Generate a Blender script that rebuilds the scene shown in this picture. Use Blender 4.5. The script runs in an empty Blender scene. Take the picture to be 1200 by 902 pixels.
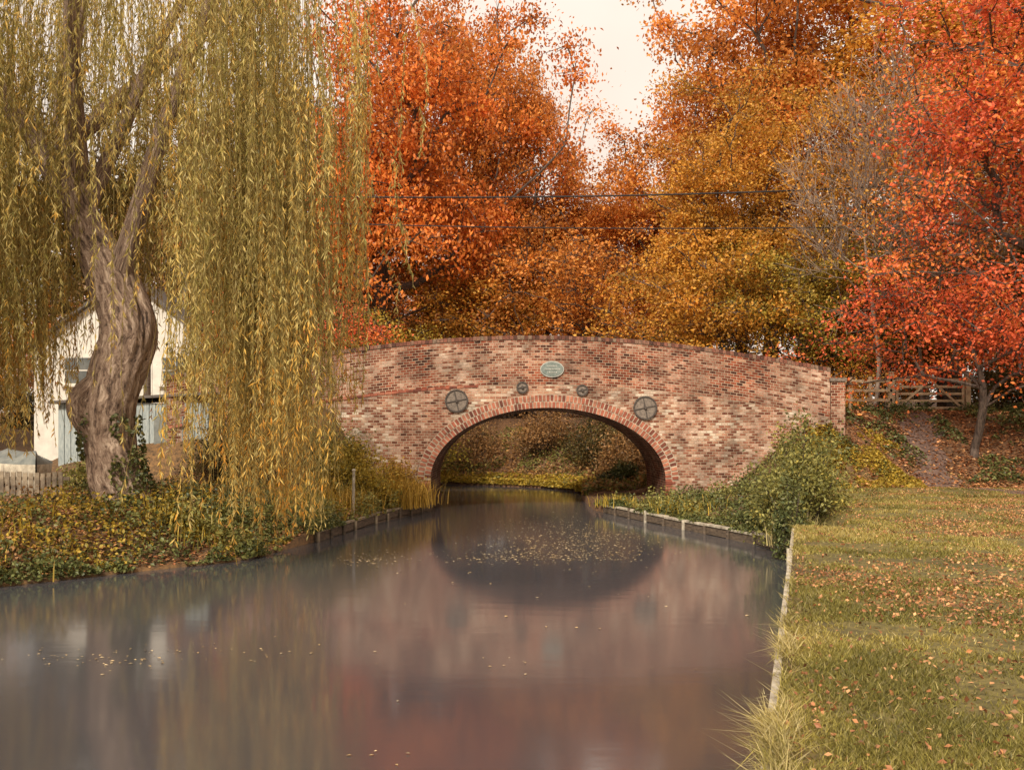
import bpy, math, random
import numpy as np
from mathutils import Vector, Matrix
rng = np.random.default_rng(11)
random.seed(11)
SC = bpy.context.scene
COL = SC.collection

# ---------------------------------------------------------------- helpers
def lin(c):
    out = []
    for v in c[:3]:
        v = v / 255.0
        out.append(v / 12.92 if v <= 0.04045 else ((v + 0.055) / 1.055) ** 2.4)
    return (out[0], out[1], out[2], 1.0)

def sstep(t):
    t = np.clip(t, 0, 1)
    return t * t * (3 - 2 * t)

_tab = np.random.default_rng(3).random((64, 64))
def vnoise(x, y):
    x = np.asarray(x, float); y = np.asarray(y, float)
    xi = np.floor(x).astype(int); yi = np.floor(y).astype(int)
    fx = x - xi; fy = y - yi
    fx = fx * fx * (3 - 2 * fx); fy = fy * fy * (3 - 2 * fy)
    a = _tab[xi % 64, yi % 64]; b = _tab[(xi + 1) % 64, yi % 64]
    c = _tab[xi % 64, (yi + 1) % 64]; d = _tab[(xi + 1) % 64, (yi + 1) % 64]
    return (a * (1 - fx) + b * fx) * (1 - fy) + (c * (1 - fx) + d * fx) * fy
def fbm(x, y, o=3):
    s = 0; a = 0.5; t = 0
    for i in range(o):
        s = s + a * vnoise(x * 2 ** i + 7.3 * i, y * 2 ** i + 3.1 * i); t += a; a *= 0.5
    return s / t

def unit(v):
    return v / np.maximum(np.linalg.norm(v, axis=-1, keepdims=True), 1e-9)

def npmesh(name, verts, faces, mats, col=None, matidx=None, smooth=False, uv=None):
    verts = np.asarray(verts, np.float32); faces = np.asarray(faces, np.int32)
    k = faces.shape[1]
    me = bpy.data.meshes.new(name)
    me.vertices.add(len(verts)); me.vertices.foreach_set('co', verts.ravel())
    me.loops.add(faces.size); me.loops.foreach_set('vertex_index', faces.ravel())
    me.polygons.add(len(faces))
    me.polygons.foreach_set('loop_start', np.arange(0, faces.size, k, dtype=np.int32))
    for m in mats: me.materials.append(m)
    if matidx is not None:
        me.polygons.foreach_set('material_index', np.asarray(matidx, np.int32))
    me.polygons.foreach_set('use_smooth', np.full(len(faces), smooth, dtype=bool))
    me.update(calc_edges=True)
    if col is not None:
        a = me.attributes.new('Col', 'FLOAT_COLOR', 'POINT')
        c = np.ones((len(verts), 4), np.float32); c[:, :col.shape[1]] = col
        a.data.foreach_set('color', c.ravel())
    if uv is not None:
        l = me.uv_layers.new(name='UVMap')
        l.data.foreach_set('uv', np.asarray(uv, np.float32)[faces.ravel()].ravel())
    return me

def addobj(name, me, loc=(0, 0, 0), parent=None, rot=0.0, scale=1.0):
    o = bpy.data.objects.new(name, me)
    o.location = loc
    o.rotation_euler = (0, 0, rot)
    o.scale = scale if hasattr(scale, '__len__') else (scale,) * 3
    COL.objects.link(o)
    if parent is not None: o.parent = parent
    return o

def empty(name, loc=(0, 0, 0)):
    o = bpy.data.objects.new(name, None); o.location = loc; o.empty_display_size = 0.3
    COL.objects.link(o); return o

class MB:
    """accumulates primitives into one mesh"""
    def __init__(s): s.v = []; s.f = []; s.m = []
    def add(s, vs, fs, mi=0):
        o = len(s.v); s.v += [tuple(p) for p in vs]
        s.f += [tuple(i + o for i in f) for f in fs]; s.m += [mi] * len(fs)
    def box(s, c, d, mi=0, rot=None):
        M = rot if rot is not None else Matrix.Identity(3)
        vs = []
        for z in (-.5, .5):
            for x, y in ((-.5, -.5), (.5, -.5), (.5, .5), (-.5, .5)):
                vs.append(Vector(c) + M @ Vector((x * d[0], y * d[1], z * d[2])))
        s.add(vs, [(3, 2, 1, 0), (4, 5, 6, 7), (0, 1, 5, 4), (1, 2, 6, 5), (2, 3, 7, 6), (3, 0, 4, 7)], mi)
    def beam(s, a, b, w, h, mi=0):
        a = Vector(a); b = Vector(b); d = b - a
        q = d.to_track_quat('X', 'Z').to_matrix()
        s.box((a + b) / 2, (d.length, w, h), mi, q)
    def cyl(s, a, b, r0, r1, n=12, mi=0):
        a = Vector(a); b = Vector(b); q = (b - a).to_track_quat('Z', 'Y').to_matrix()
        vs = []
        for p, r in ((a, r0), (b, r1)):
            for i in range(n):
                t = 2 * math.pi * i / n
                vs.append(p + q @ Vector((r * math.cos(t), r * math.sin(t), 0)))
        fs = [(i, (i + 1) % n, n + (i + 1) % n, n + i) for i in range(n)]
        fs += [tuple(range(n - 1, -1, -1)), tuple(range(n, 2 * n))]
        s.add(vs, fs, mi)
    def mesh(s, name, mats, bevel=0):
        me = bpy.data.meshes.new(name); me.from_pydata(s.v, [], s.f)
        for m in mats: me.materials.append(m)
        me.polygons.foreach_set('material_index', s.m); me.update()
        return me

# ---------------------------------------------------------------- materials
def newmat(name):
    m = bpy.data.materials.new(name); m.use_nodes = True
    nt = m.node_tree; nt.nodes.clear()
    out = nt.nodes.new('ShaderNodeOutputMaterial')
    return m, nt, out
def N(nt, t, **kw):
    n = nt.nodes.new(t)
    for k, v in kw.items(): setattr(n, k, v)
    return n
def L(nt, a, b): nt.links.new(a, b)
def ramp(nt, cols, pos=None):
    r = N(nt, 'ShaderNodeValToRGB'); e = r.color_ramp.elements
    n = len(cols); pos = pos or [i / (n - 1) for i in range(n)]
    e[0].position = pos[0]; e[0].color = cols[0]; e[1].position = pos[-1]; e[1].color = cols[-1]
    for i in range(1, n - 1):
        x = e.new(pos[i]); x.color = cols[i]
    return r

def leafmat(name, cols, trans=0.35, wc=0.6, gain=1.0):
    m, nt, out = newmat(name)
    at = N(nt, 'ShaderNodeAttribute', attribute_name='Col')
    sp = N(nt, 'ShaderNodeSeparateColor'); L(nt, at.outputs['Color'], sp.inputs[0])
    a = N(nt, 'ShaderNodeMath', operation='MULTIPLY'); L(nt, sp.outputs[1], a.inputs[0]); a.inputs[1].default_value = wc
    b = N(nt, 'ShaderNodeMath', operation='MULTIPLY_ADD'); L(nt, sp.outputs[0], b.inputs[0]); b.inputs[1].default_value = 1 - wc
    L(nt, a.outputs[0], b.inputs[2])
    r = ramp(nt, [lin(c) for c in cols]); L(nt, b.outputs[0], r.inputs[0])
    v = N(nt, 'ShaderNodeMapRange'); L(nt, sp.outputs[2], v.inputs[0])
    v.inputs[3].default_value = 0.45 * gain; v.inputs[4].default_value = 1.35 * gain
    mx = N(nt, 'ShaderNodeVectorMath', operation='SCALE'); L(nt, r.outputs[0], mx.inputs[0]); L(nt, v.outputs[0], mx.inputs[3])
    p = N(nt, 'ShaderNodeBsdfPrincipled'); p.inputs['Roughness'].default_value = 0.5
    p.inputs['Specular IOR Level'].default_value = 0.35
    L(nt, mx.outputs[0], p.inputs['Base Color'])
    t = N(nt, 'ShaderNodeBsdfTranslucent'); L(nt, mx.outputs[0], t.inputs[0])
    s = N(nt, 'ShaderNodeMixShader'); s.inputs[0].default_value = trans
    L(nt, p.outputs[0], s.inputs[1]); L(nt, t.outputs[0], s.inputs[2]); L(nt, s.outputs[0], out.inputs[0])
    return m

def plainmat(name, c1, c2, scale=4, rough=0.8, bump=0.3, stretch=(1, 1, 1), metallic=0, bd=0.02):
    m, nt, out = newmat(name)
    tc = N(nt, 'ShaderNodeTexCoord'); mp = N(nt, 'ShaderNodeMapping'); mp.inputs['Scale'].default_value = stretch
    L(nt, tc.outputs['Object'], mp.inputs[0])
    n = N(nt, 'ShaderNodeTexNoise'); n.inputs['Scale'].default_value = scale; n.inputs['Detail'].default_value = 6
    n.inputs['Roughness'].default_value = 0.65
    L(nt, mp.outputs[0], n.inputs['Vector'])
    r = ramp(nt, [lin(c1), lin(c2)], [0.35, 0.68]); L(nt, n.outputs[0], r.inputs[0])
    p = N(nt, 'ShaderNodeBsdfPrincipled'); p.inputs['Roughness'].default_value = rough; p.inputs['Metallic'].default_value = metallic
    L(nt, r.outputs[0], p.inputs['Base Color'])
    b = N(nt, 'ShaderNodeBump'); b.inputs['Strength'].default_value = bump; b.inputs['Distance'].default_value = bd
    L(nt, n.outputs[0], b.inputs['Height']); L(nt, b.outputs[0], p.inputs['Normal'])
    L(nt, p.outputs[0], out.inputs[0])
    return m

def brickmat(name, use='UV', red=0.5, white=0.5, dark=1.0):
    m, nt, out = newmat(name)
    tc = N(nt, 'ShaderNodeTexCoord')
    vec = tc.outputs['UV']
    br = N(nt, 'ShaderNodeTexBrick'); L(nt, vec, br.inputs['Vector'])
    br.inputs['Scale'].default_value = 1; br.inputs['Brick Width'].default_value = 0.19
    br.inputs['Row Height'].default_value = 0.084; br.inputs['Mortar Size'].default_value = 0.009
    br.inputs['Mortar Smooth'].default_value = 0.3; br.inputs['Bias'].default_value = 0.0
    br.inputs['Color1'].default_value = (0, 0, 0, 1); br.inputs['Color2'].default_value = (1, 1, 1, 1)
    br.inputs['Mortar'].default_value = (0.5, 0.5, 0.5, 1)
    n1 = N(nt, 'ShaderNodeTexNoise'); n1.inputs['Scale'].default_value = 0.6; n1.inputs['Detail'].default_value = 7; n1.inputs['Roughness'].default_value = .65; L(nt, vec, n1.inputs['Vector'])
    n2 = N(nt, 'ShaderNodeTexNoise'); n2.inputs['Scale'].default_value = 16; n2.inputs['Detail'].default_value = 5; n2.inputs['Roughness'].default_value = .7; L(nt, vec, n2.inputs['Vector'])
    r = ramp(nt, [lin((60, 34, 27)), lin((112, 56, 39)), lin((142, 72, 48)), lin((162, 90, 62)), lin((192, 144, 114))], [0, .25, .6, .88, 1])
    L(nt, br.outputs['Color'], r.inputs[0])
    rw = ramp(nt, [lin((122, 68, 50)), lin((168, 114, 88)), lin((194, 158, 130)), lin((224, 206, 182)), lin((148, 82, 60))], [0, .25, .55, .85, 1])
    L(nt, br.outputs['Color'], rw.inputs[0])
    ma = N(nt, 'ShaderNodeMapRange'); L(nt, n1.outputs[0], ma.inputs[0])
    ma.inputs[1].default_value = 0.36; ma.inputs[2].default_value = 0.64
    ma.inputs[3].default_value = white - 0.55; ma.inputs[4].default_value = white + 0.55
    ma2 = N(nt, 'ShaderNodeMath', operation='MULTIPLY_ADD'); L(nt, n2.outputs[0], ma2.inputs[0]); ma2.inputs[1].default_value = 1.3
    L(nt, ma.outputs[0], ma2.inputs[2])
    sb = N(nt, 'ShaderNodeMath', operation='SUBTRACT', use_clamp=True); L(nt, ma2.outputs[0], sb.inputs[0]); sb.inputs[1].default_value = 0.66
    mx = N(nt, 'ShaderNodeMix', data_type='RGBA'); L(nt, sb.outputs[0], mx.inputs[0]); L(nt, r.outputs[0], mx.inputs[6]); L(nt, rw.outputs[0], mx.inputs[7])
    mo = N(nt, 'ShaderNodeMix', data_type='RGBA'); L(nt, br.outputs['Fac'], mo.inputs[0]); L(nt, mx.outputs[2], mo.inputs[6]); mo.inputs[7].default_value = lin((196, 172, 144))
    n3 = N(nt, 'ShaderNodeTexNoise'); n3.inputs['Scale'].default_value = .9; n3.inputs['Detail'].default_value = 9; n3.inputs['Roughness'].default_value = .74; L(nt, vec, n3.inputs['Vector'])
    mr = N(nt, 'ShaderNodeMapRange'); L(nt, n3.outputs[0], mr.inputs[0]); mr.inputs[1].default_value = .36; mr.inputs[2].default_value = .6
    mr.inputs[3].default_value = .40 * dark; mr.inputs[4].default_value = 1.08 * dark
    sc = N(nt, 'ShaderNodeVectorMath', operation='SCALE'); L(nt, mo.outputs[2], sc.inputs[0]); L(nt, mr.outputs[0], sc.inputs[3])
    p = N(nt, 'ShaderNodeBsdfPrincipled'); p.inputs['Roughness'].default_value = 0.9; p.inputs['Specular IOR Level'].default_value = .2
    L(nt, sc.outputs[0], p.inputs['Base Color'])
    h = N(nt, 'ShaderNodeMath', operation='MULTIPLY_ADD'); L(nt, br.outputs['Fac'], h.inputs[0]); h.inputs[1].default_value = -1
    L(nt, n2.outputs[0], h.inputs[2])
    b = N(nt, 'ShaderNodeBump'); b.inputs['Strength'].default_value = .9; b.inputs['Distance'].default_value = .018
    L(nt, h.outputs[0], b.inputs['Height']); L(nt, b.outputs[0], p.inputs['Normal'])
    L(nt, p.outputs[0], out.inputs[0])
    return m

def attrmat(name, cols, rough=.9, noise=20):
    m, nt, out = newmat(name)
    at = N(nt, 'ShaderNodeAttribute', attribute_name='Col')
    sp = N(nt, 'ShaderNodeSeparateColor'); L(nt, at.outputs['Color'], sp.inputs[0])
    r = ramp(nt, [lin(c) for c in cols]); L(nt, sp.outputs[0], r.inputs[0])
    tc = N(nt, 'ShaderNodeTexCoord')
    n = N(nt, 'ShaderNodeTexNoise'); n.inputs['Scale'].default_value = noise; n.inputs['Detail'].default_value = 4; L(nt, tc.outputs['Object'], n.inputs['Vector'])
    mr = N(nt, 'ShaderNodeMapRange'); L(nt, n.outputs[0], mr.inputs[0]); mr.inputs[1].default_value = .3; mr.inputs[2].default_value = .7; mr.inputs[3].default_value = .55; mr.inputs[4].default_value = 1.2
    sc = N(nt, 'ShaderNodeVectorMath', operation='SCALE'); L(nt, r.outputs[0], sc.inputs[0]); L(nt, mr.outputs[0], sc.inputs[3])
    p = N(nt, 'ShaderNodeBsdfPrincipled'); p.inputs['Roughness'].default_value = rough
    L(nt, sc.outputs[0], p.inputs['Base Color'])
    b = N(nt, 'ShaderNodeBump'); b.inputs['Strength'].default_value = .4; b.inputs['Distance'].default_value = .01
    L(nt, n.outputs[0], b.inputs['Height']); L(nt, b.outputs[0], p.inputs['Normal'])
    L(nt, p.outputs[0], out.inputs[0])
    return m

M_bark = plainmat('bark', (48, 38, 31), (106, 88, 74), 5, bump=.8, stretch=(3, 3, .6), bd=.05)
M_barkgrey = plainmat('bark_grey', (104, 86, 72), (154, 134, 116), 5, bump=.5)
M_brick_lo = brickmat('brick_weathered', white=.70)
M_brick_hi = brickmat('brick_red', white=.26)
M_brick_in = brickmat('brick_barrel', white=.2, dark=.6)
M_ringbrick = attrmat('voussoir_brick', [(104, 56, 41), (142, 76, 55), (162, 92, 68), (182, 122, 94), (144, 80, 58)], noise=6)
M_copebrick = attrmat('coping_brick', [(70, 46, 36), (108, 64, 48), (138, 86, 66), (128, 106, 86)])
M_mortar = plainmat('mortar', (150, 130, 108), (196, 178, 152), 6)
M_iron = plainmat('cast_iron', (92, 80, 70), (140, 124, 108), 18, rough=.7)
M_ironD = plainmat('cast_iron_rib', (54, 46, 40), (84, 72, 62), 18, rough=.7)
M_plaque = plainmat('plaque_paint', (96, 104, 96), (132, 138, 128), 10, rough=.6)
M_plaquel = plainmat('plaque_raised', (156, 154, 142), (182, 178, 166), 10, rough=.6)
M_conc = plainmat('concrete', (128, 116, 100), (200, 188, 164), 5, bump=.5)
M_wood = plainmat('old_timber', (58, 47, 38), (112, 94, 74), 6, bump=.5, stretch=(1, 1, 4))
M_woodcap = plainmat('weathered_capping', (96, 82, 66), (168, 150, 124), 4, bump=.5)
M_woodpale = plainmat('pale_timber', (140, 116, 88), (186, 160, 126), 6, bump=.5)
M_dirt = plainmat('dirt_path', (74, 56, 48), (122, 98, 84), 6, bump=.6)
M_road = plainmat('road_surface', (60, 56, 52), (84, 78, 72), 20, bump=.3)
M_white = plainmat('white_render', (200, 192, 178), (224, 216, 200), 2, bump=.1)
M_slate = plainmat('slate_roof', (76, 70, 64), (108, 98, 90), 10)
M_glass = plainmat('window_glass', (70, 74, 72), (106, 106, 100), 2, rough=.2, bump=0)
M_blue = plainmat('grey_boards', (132, 140, 138), (176, 180, 172), 5, stretch=(6, 6, 1), bump=.3)
M_tarp = plainmat('tarpaulin', (90, 94, 90), (134, 134, 124), 3, rough=.6)
M_wire = plainmat('cable', (30, 28, 28), (54, 50, 48), 5)

LM = dict(
 orange=leafmat('leaves_orange', [(140, 82, 36), (210, 130, 54), (230, 154, 70), (220, 134, 56), (236, 186, 98)]),
 redor=leafmat('leaves_red_orange', [(158, 82, 36), (214, 120, 48), (232, 144, 62), (222, 114, 50), (238, 174, 82)]),
 gold=leafmat('leaves_gold', [(120, 90, 36), (196, 142, 54), (224, 168, 66), (220, 146, 56), (204, 168, 78)]),
 brown=leafmat('leaves_brown', [(92, 72, 52), (144, 112, 76), (182, 134, 78), (164, 124, 80), (174, 148, 96)]),
 red=leafmat('leaves_red', [(188, 82, 46), (224, 100, 60), (238, 118, 76), (230, 132, 56), (240, 162, 82)]),
 yg=leafmat('leaves_yellow_green', [(94, 90, 38), (154, 136, 52), (194, 160, 60), (172, 152, 66), (214, 170, 70)]),
 dark=leafmat('leaves_dark', [(48, 48, 30), (76, 72, 38), (102, 88, 46), (122, 94, 50), (88, 86, 50)]),
 willow=leafmat('leaves_willow', [(118, 110, 50), (164, 148, 72), (212, 192, 122), (216, 174, 80), (228, 156, 60)], trans=.4),
 bush=leafmat('leaves_bush', [(72, 74, 36), (112, 110, 54), (148, 140, 74), (186, 164, 76)], trans=.25),
 ivy=leafmat('leaves_ivy', [(52, 60, 32), (82, 88, 46), (114, 114, 62), (142, 126, 66)], trans=.15),
 sedge=leafmat('leaves_sedge', [(120, 98, 40), (184, 146, 58), (214, 172, 76), (170, 144, 66)]),
 grass=leafmat('grass_blades', [(92, 88, 40), (132, 122, 58), (160, 144, 72), (182, 158, 94)], trans=.3, gain=1.1),
 straw=leafmat('straw_blades', [(150, 134, 84), (186, 168, 110), (206, 188, 134)], trans=.3),
 litter=leafmat('fallen_leaves', [(96, 60, 42), (146, 94, 60), (182, 122, 76), (208, 158, 106), (158, 86, 56)], trans=.1, wc=.1),
 float=leafmat('floating_leaves_mat', [(150, 122, 80), (190, 160, 110), (214, 190, 146)], trans=.05, wc=.1),
)

# ---------------------------------------------------------------- leaf clouds
def leafquads(C, size, aspect=.6, up=.5, fold=True, normals=None, dirs=None):
    n = len(C)
    nr = unit(rng.normal(size=(n, 3)) + np.array([0, 0, up]) * 1.5) if normals is None else normals
    a = rng.normal(size=(n, 3)) if dirs is None else dirs
    a = unit(a - nr * np.sum(a * nr, 1, keepdims=True)) if dirs is None else unit(a)
    b = unit(np.cross(nr, a))
    s = (size * (0.65 + 0.7 * rng.random(n)))[:, None] if np.isscalar(size) else size[:, None]
    V = np.empty((n, 4, 3))
    V[:, 0] = C - a * s * .5
    V[:, 1] = C + b * s * .5 * aspect + nr * s * .08
    V[:, 2] = C + a * s * .5
    V[:, 3] = C - b * s * .5 * aspect + nr * s * .08
    F = np.arange(n * 4).reshape(n, 4)
    return V.reshape(-1, 3), F

def frusta(P0, P1, R0, R1, k=5):
    d = unit(P1 - P0)
    h = np.where(np.abs(d[:, 2:3]) > .9, np.array([[1., 0, 0]]), np.array([[0, 0, 1.]]))
    u = unit(np.cross(d, h)); v = np.cross(d, u)
    n = len(P0); V = np.empty((n, 2 * k, 3))
    for i in range(k):
        t = 2 * math.pi * i / k; o = u * math.cos(t) + v * math.sin(t)
        V[:, i] = P0 + o * R0[:, None]; V[:, k + i] = P1 + o * R1[:, None]
    q = np.array([[i, (i + 1) % k, k + (i + 1) % k, k + i] for i in range(k)])
    F = (np.arange(n) * 2 * k)[:, None, None] + q[None]
    return V.reshape(-1, 3), F.reshape(-1, 4)

def skeleton(clumps, trunk, trunk_r, rs, sub=4, bend=.12):
    nodes = [np.array(p, float) for p in trunk]; par = [-1] + list(range(len(trunk) - 1))
    path = [0.]
    for i in range(1, len(nodes)): path.append(path[-1] + np.linalg.norm(nodes[i] - nodes[i - 1]))
    t0 = max(1, len(trunk) // 3)
    ax = nodes[len(trunk) // 2]
    order = np.argsort(np.linalg.norm(clumps - ax, axis=1))
    ends = []
    for ci in order:
        c = clumps[ci]
        A = np.array(nodes)
        cost = np.linalg.norm(A - c, axis=1) + .3 * np.array(path) + 1.2 * np.maximum(0, A[:, 2] - c[2] + .3)
        cost[:t0] += 50
        i = int(np.argmin(cost)); p = nodes[i]; dist = np.linalg.norm(c - p)
        ctrl = (p + c) / 2 + np.array([0, 0, bend * dist]) + rs.normal(size=3) * dist * .12
        prev = i
        for k in range(1, sub + 1):
            t = k / sub
            q = (1 - t) ** 2 * p + 2 * t * (1 - t) * ctrl + t * t * c + (rs.normal(size=3) * dist * .025 if k < sub else 0)
            nodes.append(q); par.append(prev); path.append(path[prev] + np.linalg.norm(q - nodes[prev])); prev = len(nodes) - 1
        ends.append(prev)
    w = np.zeros(len(nodes))
    for e in ends: w[e] += 1
    for i in range(len(nodes) - 1, 0, -1): w[par[i]] += w[i]
    r = trunk_r * (np.maximum(w, .5) / w[0]) ** .5
    A = np.array(nodes); par = np.array(par)
    idx = np.arange(1, len(nodes))
    r0 = np.minimum(r[par[idx]], r[idx] * 1.35)
    r0[:len(trunk) - 1] = r[par[idx[:len(trunk) - 1]]]
    r0[0] *= 1.45
    return A[par[idx]], A[idx], r0, r[idx]

def crown_clumps(n, cx, cz, R, Hh, rs, lob=.35, bot=-.75):
    out = []
    ph = rs.random(6) * 6.28
    while len(out) < n:
        d = unit(rs.normal(size=(1, 3)))[0]
        if d[2] < bot: continue
        az = math.atan2(d[1], d[0])
        lobe = 1 + lob * (.5 * math.sin(2 * az + ph[0]) + .35 * math.sin(3 * az + ph[1] + 3 * d[2]) + .4 * math.sin(5 * d[2] + ph[2] + az))
        f = rs.random() ** .42 * lobe
        p = np.array([d[0] * R * f, d[1] * R * f, cz + d[2] * Hh * f])
        out.append(p)
    return np.array(out)

def tree_mesh(name, seed, H=20, R=6.5, base=4, nclump=190, per=330, lsize=.185, cr=1.1, flat=.42, trunk_r=.42, lean=(0, 0), bark=None, leaves=True, twigs=5, lob=.35):
    rs = np.random.default_rng(seed)
    cz = (H + base) / 2; Hh = (H - base) / 2
    cl = crown_clumps(nclump, 0, cz, R, Hh, rs, lob)
    tk = []
    nt_ = 9
    for i in range(nt_):
        t = i / (nt_ - 1)
        tk.append((lean[0] * t + .35 * math.sin(t * 5 + seed), lean[1] * t + .3 * math.sin(t * 4 + seed * 2), -0.4 + t * (H * .68)))
    tk = np.array(tk); tk[0, :2] = tk[1, :2] * .6
    cl[:, 0] += lean[0] * .6; cl[:, 1] += lean[1] * .6
    P0, P1, R0, R1 = skeleton(cl, tk, trunk_r, rs)
    V1, F1 = frusta(P0, P1, R0, R1, 6)
    tc = np.repeat(cl, twigs, 0); td = unit(rs.normal(size=tc.shape) + [0, 0, .3]) * np.array([1, 1, .7]) * cr * (.6 + .8 * rs.random((len(tc), 1)))
    V2, F2 = frusta(tc, tc + td, np.full(len(tc), .025), np.full(len(tc), .008), 3)
    V = np.vstack([V1, V2]); F = np.vstack([F1, F2 + len(V1)])
    colv = np.zeros((len(V), 3)); mi = np.zeros(len(F), int)
    if leaves:
        C = np.repeat(cl, per, 0)
        csz = np.repeat(cr * (.6 + .8 * rs.random(len(cl))), per)[:, None]
        o = rs.normal(size=C.shape) * np.array([.62, .62, .62 * flat]) * csz
        o[:, 2] -= .16 * (o[:, 0] ** 2 + o[:, 1] ** 2) / csz[:, 0]
        o += np.repeat(rs.normal(size=(len(C) // 10, 3)) * .2, 10, 0)[:len(C)] if len(C) % 10 == 0 else 0
        V3, F3 = leafquads(C + o, lsize, .62, .6)
        cr_ = np.repeat(rs.random(len(cl)), per)
        c3 = np.stack([rs.random(len(C)), cr_, np.clip(.55 * rs.random(len(C)) + .45 * np.repeat(rs.random(len(cl)), per), 0, 1)], 1)
        V = np.vstack([V, V3]); F = np.vstack([F, F3 + len(colv)])
        colv = np.vstack([colv, np.repeat(c3, 4, 0)]); mi = np.concatenate([mi, np.ones(len(F3), int)])
    return npmesh(name, V, F, [bark or M_bark, LM['orange']], colv, mi)

def place_tree(name, me, x, y, z, s, mat, rot, parent=None, sxy=1.0):
    o = addobj(name, me, (x, y, z), parent, rot, (s * sxy, s * sxy, s))
    if mat and len(o.material_slots) > 1:
        o.material_slots[1].link = 'OBJECT'; o.material_slots[1].material = LM[mat]
    return o

# ---------------------------------------------------------------- terrain
XL = [(-30, -17), (0, -11.6), (10, -9.9), (15.5, -8.2), (17.2, -6.7), (18.8, -5.2), (20, -4.85), (22, -4.45), (27, -3.7), (31.2, -2.6), (37, -2.6), (41, -4.2), (46, -9), (52, -16), (60, -26), (400, -260), (800, -500)]
XR = [(-30, -8.94), (0, -.15), (4.8, 1.25), (13.2, 3.72), (17.5, 4.98), (19.5, 5.5), (21.4, 5.45), (25, 4.4), (28, 3.5), (31.5, 2.6), (37, 2.6), (41.5, 2.9), (44.5, 1.4), (48, -3.2), (54, -10), (62, -21), (400, -250), (800, -490)]
def xl(y): return np.interp(y, [p[0] for p in XL], [p[1] for p in XL])
def xr(y): return np.interp(y, [p[0] for p in XR], [p[1] for p in XR])
def xlawn(y): return -.15 + .293 * np.asarray(y, float)

def hR(x, y):
    x = np.asarray(x, float); y = np.asarray(y, float)
    d = x - xr(y)
    wd = np.maximum(xlawn(y) - xr(y), .3)
    ledge = .22 + .58 * sstep((d - .6) / np.maximum(wd - .6, .4))
    k = sstep((y - 17.2) / 1.6)
    h = .8 * (1 - k) + ledge * k
    back = sstep((y - 35) / 2)
    hb = .12 + .25 * sstep(d / .8) + 2.9 * sstep((d - 1.2) / 8)
    h = h * (1 - back) + hb * back
    w = np.clip(2.6 + (x - 10) * .9, 2.6, 6)
    e = 2.4 * sstep((x - 6.3) / 4) * sstep((y - 29.5) / w)
    h = h + e * (1 - back) + np.maximum(0, 3.2 - hb) * sstep((x - 7) / 4) * back
    h = h + (fbm(x * .5 + 20, y * .5 + 9) - .5) * .22 * sstep(d / 1.5) * sstep((d - 0) / 3 + (y - 20) / 10)
    h = h + 3 * sstep((y - 60) / 60)
    return h
def hL(x, y):
    x = np.asarray(x, float); y = np.asarray(y, float)
    d = xl(y) - x
    k = sstep((y - 20.6) / 1.2)
    h = (.05 + .85 * sstep((d + .1) / 2.6)) * (1 - k) + (.24 + .6 * sstep((d - .3) / 2)) * k
    h = h + .1 * sstep((d - 3) / 3)
    h = h + 2.6 * sstep((-4.2 - x) / 2) * sstep((y - 29) / 3) * (1 - sstep((y - 37) / 4)) * (1 - sstep((-10 - x) / 7))
    h = h + (fbm(x * .7 + 50, y * .7 + 5) - .5) * .3 * sstep(d / .6)
    h = h + 2 * sstep((y - 40) / 20) * sstep((d - 1) / 6)
    return h
def ground_h(x, y):
    return np.where(x < (xl(y) + xr(y)) / 2, hL(x, y), hR(x, y))

offs = np.concatenate([[0], np.arange(.12, 3, .15), np.arange(3.1, 16, .32), 16 * 1.32 ** np.arange(1, 15)])
ys = np.concatenate([-30 + np.arange(0, 30, 3.), np.arange(0, 50, .2), 50 * 1.09 ** np.arange(1, 32)])
ncol = len(offs) * 2 + 2
V = np.zeros((len(ys), ncol, 3)); Cc = np.zeros((len(ys), ncol, 3))
no = len(offs)
for j, y in enumerate(ys):
    a = float(xl(y)); b = float(xr(y))
    xs = a - offs[::-1]; V[j, :no, 0] = xs; V[j, :no, 2] = hL(xs, np.full(no, y))
    V[j, no, 0] = a + .05; V[j, no, 2] = -1.2; V[j, no + 1, 0] = b - .05; V[j, no + 1, 2] = -1.2
    xs2 = b + offs; V[j, no + 2:, 0] = xs2; V[j, no + 2:, 2] = hR(xs2, np.full(no, y))
    V[j, :, 1] = y
    lawn = sstep((xs2 - xlawn(y) + .3) / .8) * (1 - sstep((y - 29.3) / 1.5))
    Cc[j, no + 2:, 0] = lawn
    Cc[j, :no, 0] = .15
nr = len(ys)
ii = (np.arange(nr - 1)[:, None] * ncol + np.arange(ncol - 1)[None]).ravel()
F = np.stack([ii, ii + 1, ii + ncol + 1, ii + ncol], 1)

m, nt, out = newmat('ground_soil_grass')
at = N(nt, 'ShaderNodeAttribute', attribute_name='Col'); sp = N(nt, 'ShaderNodeSeparateColor'); L(nt, at.outputs[0], sp.inputs[0])
tc = N(nt, 'ShaderNodeTexCoord')
n1 = N(nt, 'ShaderNodeTexNoise'); n1.inputs['Scale'].default_value = 9; n1.inputs['Detail'].default_value = 8; n1.inputs['Roughness'].default_value = .75; L(nt, tc.outputs['Object'], n1.inputs['Vector'])
n2 = N(nt, 'ShaderNodeTexNoise'); n2.inputs['Scale'].default_value = .7; n2.inputs['Detail'].default_value = 4; L(nt, tc.outputs['Object'], n2.inputs['Vector'])
rl = ramp(nt, [lin((50, 38, 28)), lin((92, 66, 44)), lin((130, 92, 58)), lin((104, 94, 50))], [.3, .45, .6, .75]); L(nt, n1.outputs[0], rl.inputs[0])
rg = ramp(nt, [lin((66, 54, 34)), lin((100, 90, 46)), lin((130, 114, 60)), lin((130, 100, 66))], [.3, .45, .6, .72]); L(nt, n1.outputs[0], rg.inputs[0])
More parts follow.
